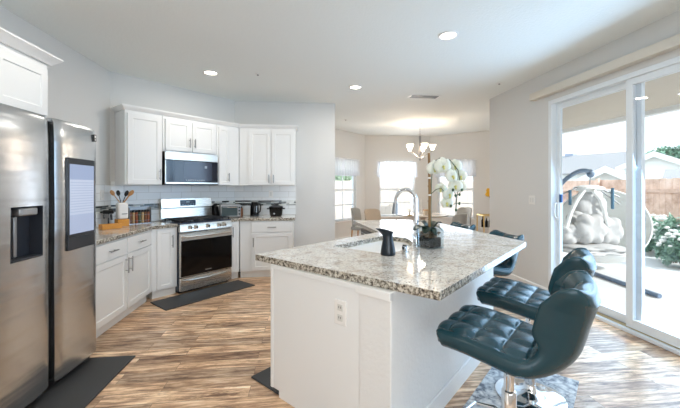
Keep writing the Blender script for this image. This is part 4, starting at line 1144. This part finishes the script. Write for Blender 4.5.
# outlets and switch plates
def plate(name, p, rotz, z, w_, h_, label, toggles):
    o = thing(name, label, 'wall plate', (p[0], p[1], z), rotz)
    MB().box(-w_ / 2, w_ / 2, -0.006, -0.0005, -h_ / 2, h_ / 2).build('plate', M['ceramic'], o, bevel=0.002)
    for i in range(toggles):
        x = (i - (toggles - 1) / 2) * 0.046
        MB().box(x - 0.015, x + 0.015, -0.0085, -0.0055, -0.032, 0.032).build('rocker', mat('rocker grey white', srgb(214, 214, 210), 0.4), o, bevel=0.0015)
    return o
plate('light_switch', (3.10, 4.15), -PI / 2, 1.215, 0.12, 0.12, 'white double light switch on the wall left of the patio door', 2)
plate('wall_outlet', (-0.52, 5.7615), 0, 1.27, 0.075, 0.12, 'white outlet on the backsplash above the slow cooker', 1)
plate('wall_outlet', (-2.3915, 4.30), PI / 2, 1.29, 0.075, 0.12, 'white outlet on the left wall above the wooden tray', 1)

# ------------------------------------------------------------------ ceiling fixtures
def downlight(x, y, label, power=4.5):
    o = thing('ceiling_light', label, 'ceiling light', (x, y, CE), 0, 'recessed downlights')
    MB().lathe([(0.072, -0.0005), (0.095, -0.0005), (0.095, -0.006), (0.078, -0.012), (0.072, -0.006)], seg=36, close=False).build('trim_ring', M['trim'], o)
    MB().lathe([(0.0, -0.003), (0.0715, -0.003), (0.0715, -0.001), (0.0, -0.001)], seg=32).build('lens', M['led'], o)
    l = bpy.data.lights.new('downlight_lamp', 'AREA'); l.shape = 'DISK'; l.size = 0.13; l.energy = power; l.color = (1.0, 0.93, 0.84)
    lo = bpy.data.objects.new('downlight_lamp', l); lo.location = (0, 0, -0.02); lo.parent = o; C.objects.link(lo)
downlight(1.40, 3.04, 'lit recessed ceiling light nearest the patio door', 3.0)
downlight(-1.15, 4.38, 'lit recessed ceiling light in front of the range wall', 4.5)
downlight(0.78, 4.77, 'lit recessed ceiling light in the middle, toward the dining nook', 7.5)
downlight(-1.15, 2.35, 'lit recessed ceiling light above the refrigerator, at the top left of the view', 5.5)
for k_, (x_, y_, lb_) in enumerate(((1.40, 0.6, 'added fill downlight behind the camera on the patio side'), (-1.15, 0.4, 'added fill downlight behind the camera on the refrigerator side'), (1.40, -1.5, 'added fill downlight near the rear wall on the patio side'), (-1.15, -1.5, 'added fill downlight near the rear wall on the refrigerator side'))):  # four unseen downlights added to brighten the room evenly
    downlight(x_, y_, lb_)
vt = thing('ceiling_vent', 'dark slotted air vent in the ceiling near the chandelier', 'ceiling vent', (1.96, 5.14, CE), 0)
MB().box(-0.25, 0.25, -0.10, 0.10, -0.008, -0.0005).build('frame', M['trim'], vt, bevel=0.002)
b_ = MB()
for k in range(7): b_.box(-0.22, 0.22, -0.075 + 0.022 * k, -0.061 + 0.022 * k, -0.012, -0.0085)
b_.build('slats', M['vent'], vt)
for (x, y, lb) in ((-0.56, 4.37, 'small white ceiling sprinkler cover above the range mat'), (0.95, 7.10, 'small ceiling sprinkler cover over the left of the dining nook'), (2.76, 4.36, 'small ceiling sprinkler cover near the patio door wall')):
    o = thing('sprinkler', lb, 'sprinkler', (x, y, CE))
    MB().lathe([(0.0, -0.0005), (0.04, -0.0005), (0.04, -0.006), (0.0, -0.010)], seg=24).build('cover', M['steelgrey'] if False else M['trim'], o)
    MB().lathe([(0.0, -0.010), (0.012, -0.010), (0.012, -0.022), (0.0, -0.022)], seg=12).build('head', M['nickel'], o)

# chandelier
CX_, CY_ = 2.70, 7.33
chn = thing('chandelier', 'five-light nickel chandelier with white glass shades over the dining table', 'chandelier', (CX_, CY_, CE), -YAW - 0.237)
MB().lathe([(0.0, -0.0005), (0.065, -0.0005), (0.065, -0.012), (0.03, -0.03), (0.0, -0.032)], seg=28).build('canopy', M['nickel'], chn)
b_ = MB(); n_l = 9
for k in range(n_l):
    zc = -0.045 - 0.028 * k; rr_ = []
    for q_ in range(13):
        a = 2 * PI * q_ / 12; rr_.append((0.009 * math.cos(a) * (k % 2), 0.009 * math.cos(a) * (1 - k % 2), zc + 0.017 * math.sin(a)))
    b_.tube(rr_, 0.003, 6)
b_.build('chain', M['nickel'], chn)
MB().lathe([(0.0, -0.28), (0.018, -0.285), (0.026, -0.30), (0.024, -0.36), (0.020, -0.56), (0.028, -0.60), (0.030, -0.73), (0.018, -0.80), (0.022, -0.83), (0.012, -0.85), (0.0, -0.87)], seg=20).build('stem', M['nickel'], chn)
for k in range(5):
    a = 2 * PI * k / 5 + 0.05; cx, cy = math.cos(a), math.sin(a)
    ar = MB().tube([(0.015 * cx, 0.015 * cy, -0.80), (0.08 * cx, 0.08 * cy, -0.765), (0.17 * cx, 0.17 * cy, -0.70), (0.25 * cx, 0.25 * cy, -0.66), (0.28 * cx, 0.28 * cy, -0.635)], 0.007, 8).build('arm', M['nickel'], chn)
    MB().lathe([(0.0, 0.0), (0.022, 0.0), (0.028, 0.012), (0.0, 0.014)], (0.28 * cx, 0.28 * cy, -0.635), 16).build('cup', M['nickel'], ar)
    MB().lathe([(0.030, 0.0), (0.040, 0.03), (0.052, 0.07), (0.075, 0.115), (0.082, 0.125), (0.076, 0.124), (0.045, 0.07), (0.026, 0.004)], (0.28 * cx, 0.28 * cy, -0.622), 24).build('shade', M['bulb'], ar)
pl_ = bpy.data.lights.new('chandelier_lamp', 'POINT'); pl_.energy = 22; pl_.color = (1.0, 0.80, 0.62); pl_.shadow_soft_size = 0.12
po = bpy.data.objects.new('chandelier_lamp', pl_); po.location = (0, 0, -0.68); po.parent = chn; C.objects.link(po)

# ------------------------------------------------------------------ dining nook
tb_ = thing('dining_table', 'pale round dining table in the nook beyond the island', 'dining table', (2.85, 7.55, 0))
MB().lathe([(0.0, 0.715), (0.56, 0.715), (0.58, 0.73), (0.58, 0.745), (0.0, 0.745)], seg=56).build('tabletop', mat('pale greige tabletop', srgb(206, 200, 190), 0.25), tb_)
MB().lathe([(0.0, 0.0), (0.28, 0.0), (0.28, 0.03), (0.08, 0.07), (0.06, 0.2), (0.06, 0.65), (0.14, 0.714), (0.0, 0.714)], seg=32).build('pedestal', M['greyfabric'] if False else mat('greige base', srgb(180, 172, 160), 0.5), tb_)
def dchair(loc_, rot, label, fm):
    c_ = thing('dining_chair', label, 'dining chair', loc_, rot, 'upholstered dining chairs')
    MB().box(-0.23, 0.23, -0.22, 0.22, 0.40, 0.48).build('seat', fm, c_, bevel=0.03, segs=4)
    mb = MB(); prev = None
    for i in range(13):
        a = i / 12 * 2 - 1; row = []
        for (dy, z) in ((0.0, 0.47), (0.02, 0.7), (0.045, 0.90), (0.085, 0.90), (0.06, 0.7), (0.045, 0.47)):
            row.append(mb.bm.verts.new((a * 0.235, 0.20 + dy - 0.10 * a * a, z - (0.05 * a ** 6 if z > 0.8 else 0))))
        if prev: mb.bridge(prev, row)
        else: mb.bm.faces.new(row)
        prev = row
    mb.bm.faces.new(prev)
    mb.build('backrest', fm, c_, bevel=0.012, angle=50)
    for (x, y) in ((-0.2, -0.19), (0.2, -0.19), (-0.2, 0.19), (0.2, 0.19)): MB().tube([(x, y, 0.40), (x * 1.08, y * 1.1, 0.0)], [0.018, 0.012], 10).build('leg', M['wood'], c_)
    return c_
dchair((1.66, 7.12, 0), math.radians(32), 'tan upholstered dining chair left of the faucet, its back to the bay window', M['tanfabric'])
dchair((1.42, 7.60, 0), math.radians(60), 'grey upholstered dining chair edge-on behind the tan one', M['greyfabric'])
dchair((3.22, 6.75, 0), math.radians(-150), 'grey upholstered dining chair below the orchid, nearest the island', M['greyfabric']).scale = (1, 1, 0.93)
dchair((3.75, 7.55, 0), math.radians(-75), 'grey dining chair half hidden behind the near grey chair under the right window', M['greyfabric'])
TZ = 0.745
cn = thing('candlestick', 'white candlestick with a tall taper on the dining table', 'candlestick', (*R_at(421, 7.5, TZ)[:2], TZ))
MB().lathe([(0.0, 0.0), (0.05, 0.0), (0.05, 0.012), (0.015, 0.03), (0.014, 0.12), (0.035, 0.15), (0.035, 0.16), (0.0, 0.16)], seg=20).build('holder', M['ceramic'], cn)
MB().lathe([(0.0, 0.161), (0.013, 0.161), (0.011, 0.36), (0.0, 0.365)], seg=14).build('taper', M['candle'], cn)
cn = thing('lantern', 'small brass and white lantern on the dining table behind the faucet', 'lantern', (*R_at(409.5, 7.5, TZ)[:2], TZ), 0.2)
MB().box(-0.045, 0.045, -0.045, 0.045, 0.0, 0.02).build('base', M['gold'], cn, bevel=0.003)
b_ = MB()
for x in (-0.04, 0.034):
    for y in (-0.04, 0.034): b_.box(x, x + 0.006, y, y + 0.006, 0.02, 0.16)
b_.box(-0.045, 0.045, -0.045, 0.045, 0.16, 0.17); b_.build('frame', M['gold'], cn)
MB().lathe([(0.0, 0.021), (0.025, 0.021), (0.025, 0.11), (0.0, 0.11)], seg=16).build('candle', M['candle'], cn)
bx_ = thing('serving_box', 'tan box on the dining table between lantern and orchid', 'box', (*R_at(427, 7.7, TZ)[:2], TZ), 0.1)
MB().box(-0.07, 0.07, -0.05, 0.05, 0.0, 0.10).build('box', M['tanfabric'], bx_, bevel=0.004)
MB().box(-0.073, 0.073, -0.053, 0.053, 0.10, 0.122).build('lid', M['orangewood'] if False else M['wood'], bx_, bevel=0.003)
# bar cart and wall flowers at the far right
bcx, bcy = R_at(487, 6.6, 0)[:2]
bcart = thing('bar_cart', 'gold-framed bar cart with dark bottles by the nook corner', 'bar cart', (bcx, bcy, 0), -YAW)
b_ = MB()
for x in (-0.13, 0.23):
    for y in (-0.16, 0.16): b_.tube([(x, y, 0.08), (x, y, 0.83)], 0.012, 10)
for y in (-0.16, 0.16): b_.tube([(-0.13, y, 0.83), (0.23, y, 0.83)], 0.012, 10)
for x in (-0.13, 0.23): b_.tube([(x, -0.16, 0.83), (x, 0.16, 0.83)], 0.012, 10)
b_.build('frame', M['gold'], bcart)
for z in (0.25, 0.58): MB().box(-0.13, 0.23, -0.16, 0.16, z, z + 0.012).build('shelf', M['ceramic'], bcart, bevel=0.002)
for x in (-0.13, 0.23):
    for y in (-0.16, 0.16): MB().tube([(x - 0.012, y, 0.04), (x + 0.012, y, 0.04)], 0.04, 16).build('caster', M['black'], bcart)
for k, (dx, h_) in enumerate(((-0.085, 0.22), (-0.01, 0.19), (0.06, 0.2))):
    w0 = Vector((bcx, bcy, 0.5925)) + CAMR * dx
    bo = thing('bottle', ('dark glass bottle leftmost on the gold cart', 'dark glass bottle second from the left on the gold cart', 'dark glass bottle third from the left on the gold cart')[k], 'bottle', w0, 0, 'bottles on the bar cart')
    MB().lathe([(0.0, 0.0), (0.028, 0.0), (0.028, h_ * 0.6), (0.011, h_ * 0.75), (0.011, h_ * 0.95), (0.0, h_ * 0.95)], seg=16).build('body', M['blackgloss'], bo)
    MB().lathe([(0.0, h_ * 0.951), (0.013, h_ * 0.951), (0.013, h_), (0.0, h_)], seg=12).build('cap', M['gold'], bo)
# wall flower hanging: on the right bay wall
d_ = (Vector(BR1) - Vector(BR0)).normalized()
wf = thing('wall_flower', 'yellow flower ornament with a black tail on the wall right of the nook windows', 'wall ornament', (BR0[0] + d_.x * 1.60, BR0[1] + d_.y * 1.60, 1.2), math.atan2(d_.y, d_.x))
for (x, z) in ((0.0, 0.10), (-0.02, 0.0)):
    b_ = MB()
    for k in range(6):
        a = k * PI / 3; b_.sphere((x + 0.036 * math.cos(a), -0.03, z + 0.036 * math.sin(a)), 0.03, 10, 8, (1, 0.4, 1))
    b_.sphere((x, -0.045, z), 0.02, 10, 8); b_.build('blossom', M['yellow'], wf)
MB().tube([(0.01, -0.02, -0.05), (0.06, -0.02, -0.14), (0.05, -0.02, -0.22)], [0.012, 0.02, 0.016], 10).build('tail', M['black'], wf)

# ------------------------------------------------------------------ outside
MB().prism([(3.25, -6), (8.2, -6), (8.2, 12), (5.16, 12), (5.16, 6.40), (3.25, 5.06)], -0.14, -0.02).build('floor_patio', M['concrete'], kind='structure', smooth=False)
MB().box(8.2, 60, -30, 60, -0.35, -0.2).build('floor_yard', mat('pale garden ground', srgb(190, 190, 178), 0.95), kind='structure', smooth=False)
MB().box(-20, 8.2, 12.0, 60, -0.35, -0.2).build('floor_side_yard', mat('pale garden ground side', srgb(196, 196, 186), 0.95), kind='structure', smooth=False)
MB().box(-20, 5.15, 9.45, 12, -0.35, -0.2).build('floor_rear_yard', mat('pale garden ground rear', srgb(196, 196, 186), 0.95), kind='structure', smooth=False)
MB().prism([(3.25, -2.6), (5.72, -2.6), (5.72, 9.4), (5.16, 9.4), (5.16, 6.40), (3.25, 5.06)], 2.66, 2.84).build('ceiling_patio', M['patio_stucco'], kind='structure', smooth=False)
MB().box(5.72, 5.86, -2.6, 9.4, 2.58, 2.90).build('trim_9', M['trim'], kind='structure', smooth=False)
MB().box(5.2, 5.8, -2.6, -0.43, -0.14, 2.66).build('wall_patio', M['patio_stucco'], kind='structure', smooth=False)
o = thing('patio_ceiling_light', 'lit flat ceiling light under the patio roof', 'ceiling light', (5.15, 3.85, 2.66))
pxy = None
MB().lathe([(0.0, -0.001), (0.10, -0.001), (0.10, -0.012), (0.0, -0.014)], seg=32).build('lens', M['led'], o)
MB().lathe([(0.101, -0.001), (0.118, -0.001), (0.118, -0.010), (0.101, -0.012)], seg=32, close=False).build('ring', M['trim'], o)

# fence: one thing, with boards as one surface, posts as parts
fe = thing('wooden_fence', 'weathered wooden privacy fence at the far side of the garden', 'fence', (9.0, 5.0, 0), PI / 2)
b_ = MB()
for i in range(110):
    x = -6 + i * 0.142; b_.box(x, x + 0.136, -0.01 + random.uniform(-0.003, 0.003), 0.012, -0.2, 1.60 + random.uniform(-0.008, 0.008))
b_.build('boards', M['fence'], fe, smooth=False)
b_ = MB(); b_.box(-6, 9.6, 0.015, 0.055, 0.2, 0.29); b_.box(-6, 9.6, 0.015, 0.055, 1.25, 1.34); b_.build('rails', M['fence'], fe, smooth=False)
for k in range(7): MB().box(-6 + 2.5 * k, -5.91 + 2.5 * k, 0.056, 0.14, -0.2, 1.64).build('post', M['fence'], fe, smooth=False)
fe = thing('rear_fence', 'pale wooden fence seen through the dining nook windows', 'fence', (-4.0, 12.0, 0), 0)
b_ = MB()
for i in range(85):
    x = i * 0.145; b_.box(x, x + 0.139, -0.01 + random.uniform(-0.003, 0.003), 0.012, -0.2, 1.62 + random.uniform(-0.008, 0.008))
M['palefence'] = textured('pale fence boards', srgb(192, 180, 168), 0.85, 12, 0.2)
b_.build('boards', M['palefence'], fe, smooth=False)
b_ = MB(); b_.box(0, 12.3, 0.013, 0.05, 0.2, 0.29); b_.box(0, 12.3, 0.013, 0.05, 1.25, 1.34); b_.build('rails', M['fence'], fe, smooth=False)

def house(loc_, rotz, L_, Wd, H_, rise, label, chim=None, win=()):
    h = thing('house', label, 'house', loc_, rotz)
    # gable faces -y; ridge runs along y
    MB().prism_axis([(0, 0), (0, 1)], 0, 0.001) if False else None
    b_ = MB(); bm = b_.bm
    f0 = [bm.verts.new(p_) for p_ in ((-Wd / 2, 0, 0), (Wd / 2, 0, 0), (Wd / 2, 0, H_), (0, 0, H_ + rise), (-Wd / 2, 0, H_))]
    f1 = [bm.verts.new((v_.co.x, L_, v_.co.z)) for v_ in f0]
    bm.faces.new(f0); bm.faces.new(f1); b_.bridge(f0, f1)
    b_.build('walls', M['housewall'], h, smooth=False)
    ov = 0.4; k = rise / (Wd / 2)
    for s_ in (-1, 1):
        b_ = MB(); bm = b_.bm; t_ = 0.16
        pr_ = [(0, H_ + rise + 0.02), (s_ * (Wd / 2 + ov), H_ - ov * k + 0.02), (s_ * (Wd / 2 + ov), H_ - ov * k + t_), (0, H_ + rise + t_ + 0.02)]
        a = [bm.verts.new((x, -ov, z)) for x, z in pr_]; c = [bm.verts.new((x, L_ + ov, z)) for x, z in pr_]
        bm.faces.new(a); bm.faces.new(c); b_.bridge(a, c); b_.build('roof', M['roof'], h, smooth=False)
        b_ = MB(); bm = b_.bm
        pr_ = [(0, H_ + rise - 0.18), (s_ * (Wd / 2 + ov), H_ - ov * k - 0.18), (s_ * (Wd / 2 + ov), H_ - ov * k + t_ - 0.01), (0, H_ + rise + t_ + 0.0)]
        a = [bm.verts.new((x, -ov - 0.06, z)) for x, z in pr_]; c = [bm.verts.new((x, -ov - 0.002, z)) for x, z in pr_]
        bm.faces.new(a); bm.faces.new(c); b_.bridge(a, c); b_.build('barge_board', M['trim'], h, smooth=False)
    if chim: MB().box(chim[0] - 0.4, chim[0] + 0.4, chim[1], chim[1] + 0.7, H_, H_ + rise + chim[2]).build('chimney', mat('grey chimney', srgb(150, 160, 176), 0.8), h, smooth=False)
    for (x, z) in win: 
        wn = MB().box(x - 0.4, x + 0.4, -0.03, 0.03, z - 0.5, z + 0.5).build('window', M['darkglass'], h, smooth=False)
    return h
def far(x, X0):        # world position on the plane X = X0 seen at image column x
    t_ = (x - 340) / F_PX; dx = t_ * math.cos(YAW) + math.sin(YAW); dy = -t_ * math.sin(YAW) + math.cos(YAW)
    return (X0, X0 / dx * dy)
def hput(x, dpt, rz, L_, label, **kw):
    p_ = R_at(x, dpt, -0.2); ly = (-math.sin(rz), math.cos(rz)); sh = kw.pop('shift', 0.5)
    return house((p_[0] - ly[0] * L_ * sh, p_[1] - ly[1] * L_ * sh, -0.2), rz, L_, kw.pop('Wd'), kw.pop('H_'), kw.pop('rise'), label, **kw)
hput(583, 29.5, math.radians(24), 7.0, 'large grey-roofed house with a chimney at the left of the patio view', Wd=6.5, H_=2.75, rise=1.55, chim=(0.2, 4.2, 0.35))
hput(605, 17, math.radians(-45), 2.6, 'near white gabled house behind the hanging chair', Wd=4.2, H_=1.35, rise=1.15, shift=0)
hput(654, 21, math.radians(-52), 2.2, 'white gabled house above the brown fence at the right', Wd=2.9, H_=2.95, rise=0.72, shift=0)
hput(724, 13.4, math.radians(35), 2.6, 'low pale-roofed outbuilding just behind the brown fence', Wd=2.2, H_=1.85, rise=0.35)
# plants
def foliage(name, label, cat, loc_, rad, h, n, leafm, kind='bush', seed=1, trunk=0.0, flowers=0, group=None, ls=0.05):
    rnd = random.Random(seed)
    t_ = thing(name, label, cat, loc_, 0, group)
    mb = MB()
    for i in range(n):
        a, c = rnd.uniform(0, 2 * PI), rnd.uniform(-0.7, 1)
        rr2 = (rnd.random() ** 0.35); s_ = math.sqrt(max(0, 1 - c * c))
        bumpy = 0.75 + 0.25 * math.sin(3 * a + seed) * math.cos(2 * c + seed)
        p_ = Vector((rad * rr2 * bumpy * s_ * math.cos(a), rad * rr2 * bumpy * s_ * math.sin(a), trunk + h / 2 + h / 2 * rr2 * c * bumpy))
        if p_.z < 0.02: p_.z = 0.02 + rnd.random() * 0.1
        sz = ls * rnd.uniform(0.6, 1.4); q_ = Matrix.Rotation(rnd.uniform(0, 6.28), 3, 'Z') @ Matrix.Rotation(rnd.uniform(-1.2, 1.2), 3, 'X')
        mb.quad([p_ + q_ @ Vector(v_) for v_ in ((-sz * 0.5, 0, 0), (0, -sz, 0.02 * sz), (sz * 0.5, 0, 0), (0, sz, 0))])
    mb.build('foliage', leafm, t_, smooth=False)
    b_ = MB()
    if trunk: b_.tube([(0, 0, 0), (0.05, 0, trunk * 0.5), (0, 0.04, trunk + h * 0.5)], [rad * 0.08, rad * 0.06, rad * 0.02], 8)
    for k in range(7):
        a = k * 0.9; b_.tube([(0, 0, trunk + 0.0), (rad * 0.3 * math.cos(a), rad * 0.3 * math.sin(a), trunk + h * 0.35), (rad * 0.6 * math.cos(a), rad * 0.6 * math.sin(a), trunk + h * 0.7)], [rad * 0.03, rad * 0.02, rad * 0.006], 6)
    b_.build('branches', M['trunk'], t_)
    if flowers:
        mb = MB()
        for i in range(flowers):
            a = rnd.uniform(0, 2 * PI); c = rnd.uniform(0.0, 0.9); s_ = math.sqrt(1 - c * c)
            mb.sphere((rad * 0.95 * s_ * math.cos(a), rad * 0.95 * s_ * math.sin(a), h / 2 + h / 2 * c * 0.98), rnd.uniform(0.025, 0.05), 6, 5, (1, 1, 0.6))
        mb.build('blossoms', M['bushflower'], t_)
    return t_
for i, (x, X0, rad, h, sd_, lb) in enumerate(((648, 7.6, 0.38, 1.0, 3, 'green flowering shrub just right of the door frame'), (661, 7.3, 0.37, 0.85, 5, 'low flowering shrub in the middle of the garden bed'), (674, 6.9, 0.34, 1.05, 8, 'taller green shrub at the right edge of the photo'), (686, 6.6, 0.37, 0.8, 11, 'green shrub past the right edge, partly cut off'), (640, 8.2, 0.34, 0.9, 14, 'shrub against the fence beside the hanging chair'))):
    X_, Y_ = far(x, X0); foliage('flowering_shrub', lb, 'shrub', (X_, Y_, -0.14 if X0 < 8.2 else -0.2), rad, h, 2600, M['bush'], seed=sd_, flowers=60, group='shrubs along the garden fence', ls=0.048)
X_, Y_ = R_at(671, 31, 0)[:2]
foliage('garden_tree', 'broad green tree beyond the right-hand house roof', 'tree', (X_, Y_, -0.2), 2.3, 3.0, 3800, M['tree'], seed=21, trunk=2.7, ls=0.17)
X_, Y_ = 2.4, 15.5
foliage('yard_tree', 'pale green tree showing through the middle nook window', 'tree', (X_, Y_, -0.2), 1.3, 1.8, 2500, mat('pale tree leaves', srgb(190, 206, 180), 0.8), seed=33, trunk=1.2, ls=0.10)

# hanging egg chair
hc = thing('hanging_chair', 'white wicker hanging egg chair on a grey curved stand on the patio', 'hanging chair', (4.95, 5.02, -0.02), 0)
hcw = Vector((4.95, 5.02, -0.02)); hd = hcw.x * math.sin(YAW) + hcw.y * math.cos(YAW)
def hpx(x, y, dd=0.0):
    d = hd + dd; lat = (x - 340) / F_PX * d; z = EYE + (187 - y) / F_PX * d; p_ = CAMR * lat + CAMF * d
    return Vector((p_.x - hcw.x, p_.y - hcw.y, z - hcw.z))
# curved stand
arc = [hpx(548, 262, 0.35), hpx(546, 225, 0.35), hpx(552, 198, 0.25), hpx(563, 182, 0.12), hpx(575, 173, 0.04), hpx(584, 170.5, 0.0), hpx(591, 172, 0.0)]
for v_ in arc[:1]: v_.z = 0.03
arc2 = []
for i in range(len(arc) - 1):
    for k in range(5):
        f_ = k / 5; p0, p1, p2, p3 = arc[max(i - 1, 0)], arc[i], arc[i + 1], arc[min(i + 2, len(arc) - 1)]
        arc2.append(0.5 * ((2 * p1) + (-p0 + p2) * f_ + (2 * p0 - 5 * p1 + 4 * p2 - p3) * f_ ** 2 + (-p0 + 3 * p1 - 3 * p2 + p3) * f_ ** 3))
arc2.append(arc[-1])
sta = MB().tube(arc2, 0.035, 12).build('stand_pole', M['stand'], hc)
MB().sphere(hpx(590.5, 173.5), 0.06, 14, 10, (1, 1, 1.2)).build('stand_joint', M['stand'], hc)
b_ = MB(); e_ = arc[0]
w1 = Vector((4.50, 3.69, 0)) - Vector((hcw.x, hcw.y, 0)); w1.z = 0.03
w2 = Vector((4.72, 5.3, 0)) - Vector((hcw.x, hcw.y, 0)); w2.z = 0.03
w3 = Vector((5.9, 4.6, 0)) - Vector((hcw.x, hcw.y, 0)); w3.z = 0.03
w4 = Vector((3.9, 4.3, 0)) - Vector((hcw.x, hcw.y, 0)); w4.z = 0.03
e_ = Vector((e_.x, e_.y, 0.03))
b_.tube([e_, w2, w1], 0.028, 10); b_.tube([e_, w4], 0.028, 10); b_.tube([e_, e_ + Vector((0.4, 0.7, 0))], 0.028, 10)
b_.build('stand_base', M['stand'], hc)
MB().tube([hpx(590.5, 175), hpx(589.5, 186)], 0.008, 8).build('hanger_chain', M['steelgrey'], hc)
MB().sphere(hpx(588.5, 188.5), 0.22, 24, 12, (1, 1, 0.28)).build('top_cap', M['wicker'], hc)
# shell: rounded bowl behind the cushions
b_ = MB(); cen = hpx(602, 226, 0.15); bmesh.ops.create_uvsphere(b_.bm, u_segments=40, v_segments=28, radius=1)
dl = [v_ for v_ in b_.bm.verts if v_.co.y < -0.05 and v_.co.z > -0.62]
bmesh.ops.delete(b_.bm, geom=dl, context='VERTS')
bmesh.ops.transform(b_.bm, matrix=Matrix.Translation(cen) @ Matrix.Rotation(-YAW - 0.35, 4, 'Z') @ Matrix.Diagonal((0.70, 0.50, 0.64, 1)), verts=b_.bm.verts)
b_.build('basket', M['wicker'], hc, solid=0.025, angle=60)
b_ = MB()
for pts_ in ((((584, 190), (577, 200), (571, 212), (566, 228))), (((593, 190), (600, 199), (604, 210), (608, 226)))): b_.tube([hpx(x, y, -0.32) for x, y in pts_], 0.032, 10)
b_.build('side_arms', M['wicker'], hc)
b_ = MB()
for pts_ in (((600, 188), (619, 197)), ((600, 190), (619, 204)), ((577, 188), (562, 194))): b_.tube([hpx(x, y, -0.1) for x, y in pts_], 0.012, 8)
b_.build('canopy_ribs', M['steelgrey'], hc)
b_ = MB()
for (x, y0_, y1_) in ((570, 190, 205), (612.5, 188, 209)): b_.tube([hpx(x, y0_, -0.12), hpx(x, y1_, -0.12)], 0.022, 8)
b_.build('straps', mat('teal strap', srgb(60, 104, 128), 0.6), hc)
def cushion(label, x, y, dd, sx3, rz):
    w0 = hpx(x, y, dd) + hcw; label_seed = x * 0.37
    o = thing('cushion', label, 'cushion', w0, rz, 'cushions in the hanging chair')
    mb = MB(); bmesh.ops.create_uvsphere(mb.bm, u_segments=40, v_segments=24, radius=1)
    for v_ in mb.bm.verts:
        c = v_.co; ra = math.hypot(c.x, c.z); k = 0.84 + 0.20 * abs(math.sin(3 * math.atan2(c.z, c.x) + label_seed)) ** 0.55 * min(1, ra * 1.6) + 0.10 * (1 - ra); yk = 0.72 + 0.38 * abs(math.sin(3 * math.atan2(c.z, c.x) + label_seed)) ** 0.5 * min(1, ra * 2)
        v_.co = Vector((math.copysign(abs(c.x) ** 0.8, c.x) * sx3[0] * k, c.y * sx3[1] * yk, math.copysign(abs(c.z) ** 0.8, c.z) * sx3[2] * k))
    mb.build('cover', M['cushion'], o, angle=80)
cushion('tall cream back cushion in the hanging chair', 590, 206, 0.12, (0.26, 0.11, 0.29), -YAW)
cushion('puffy cream cushion at the left of the hanging chair', 570, 234, -0.16, (0.20, 0.13, 0.17), -YAW)
cushion('largest cream cushion in the middle of the hanging chair', 590, 229, -0.24, (0.24, 0.13, 0.25), -YAW)
cushion('puffy cream cushion at the right of the hanging chair', 608, 231, -0.16, (0.21, 0.13, 0.24), -YAW)
cushion('small cream cushion behind and left of the largest hanging chair cushion', 577, 221, 0.02, (0.17, 0.10, 0.16), -YAW)
cushion('flat round cream seat cushion at the bottom of the hanging chair', 588, 248, -0.15, (0.52, 0.40, 0.09), -YAW)
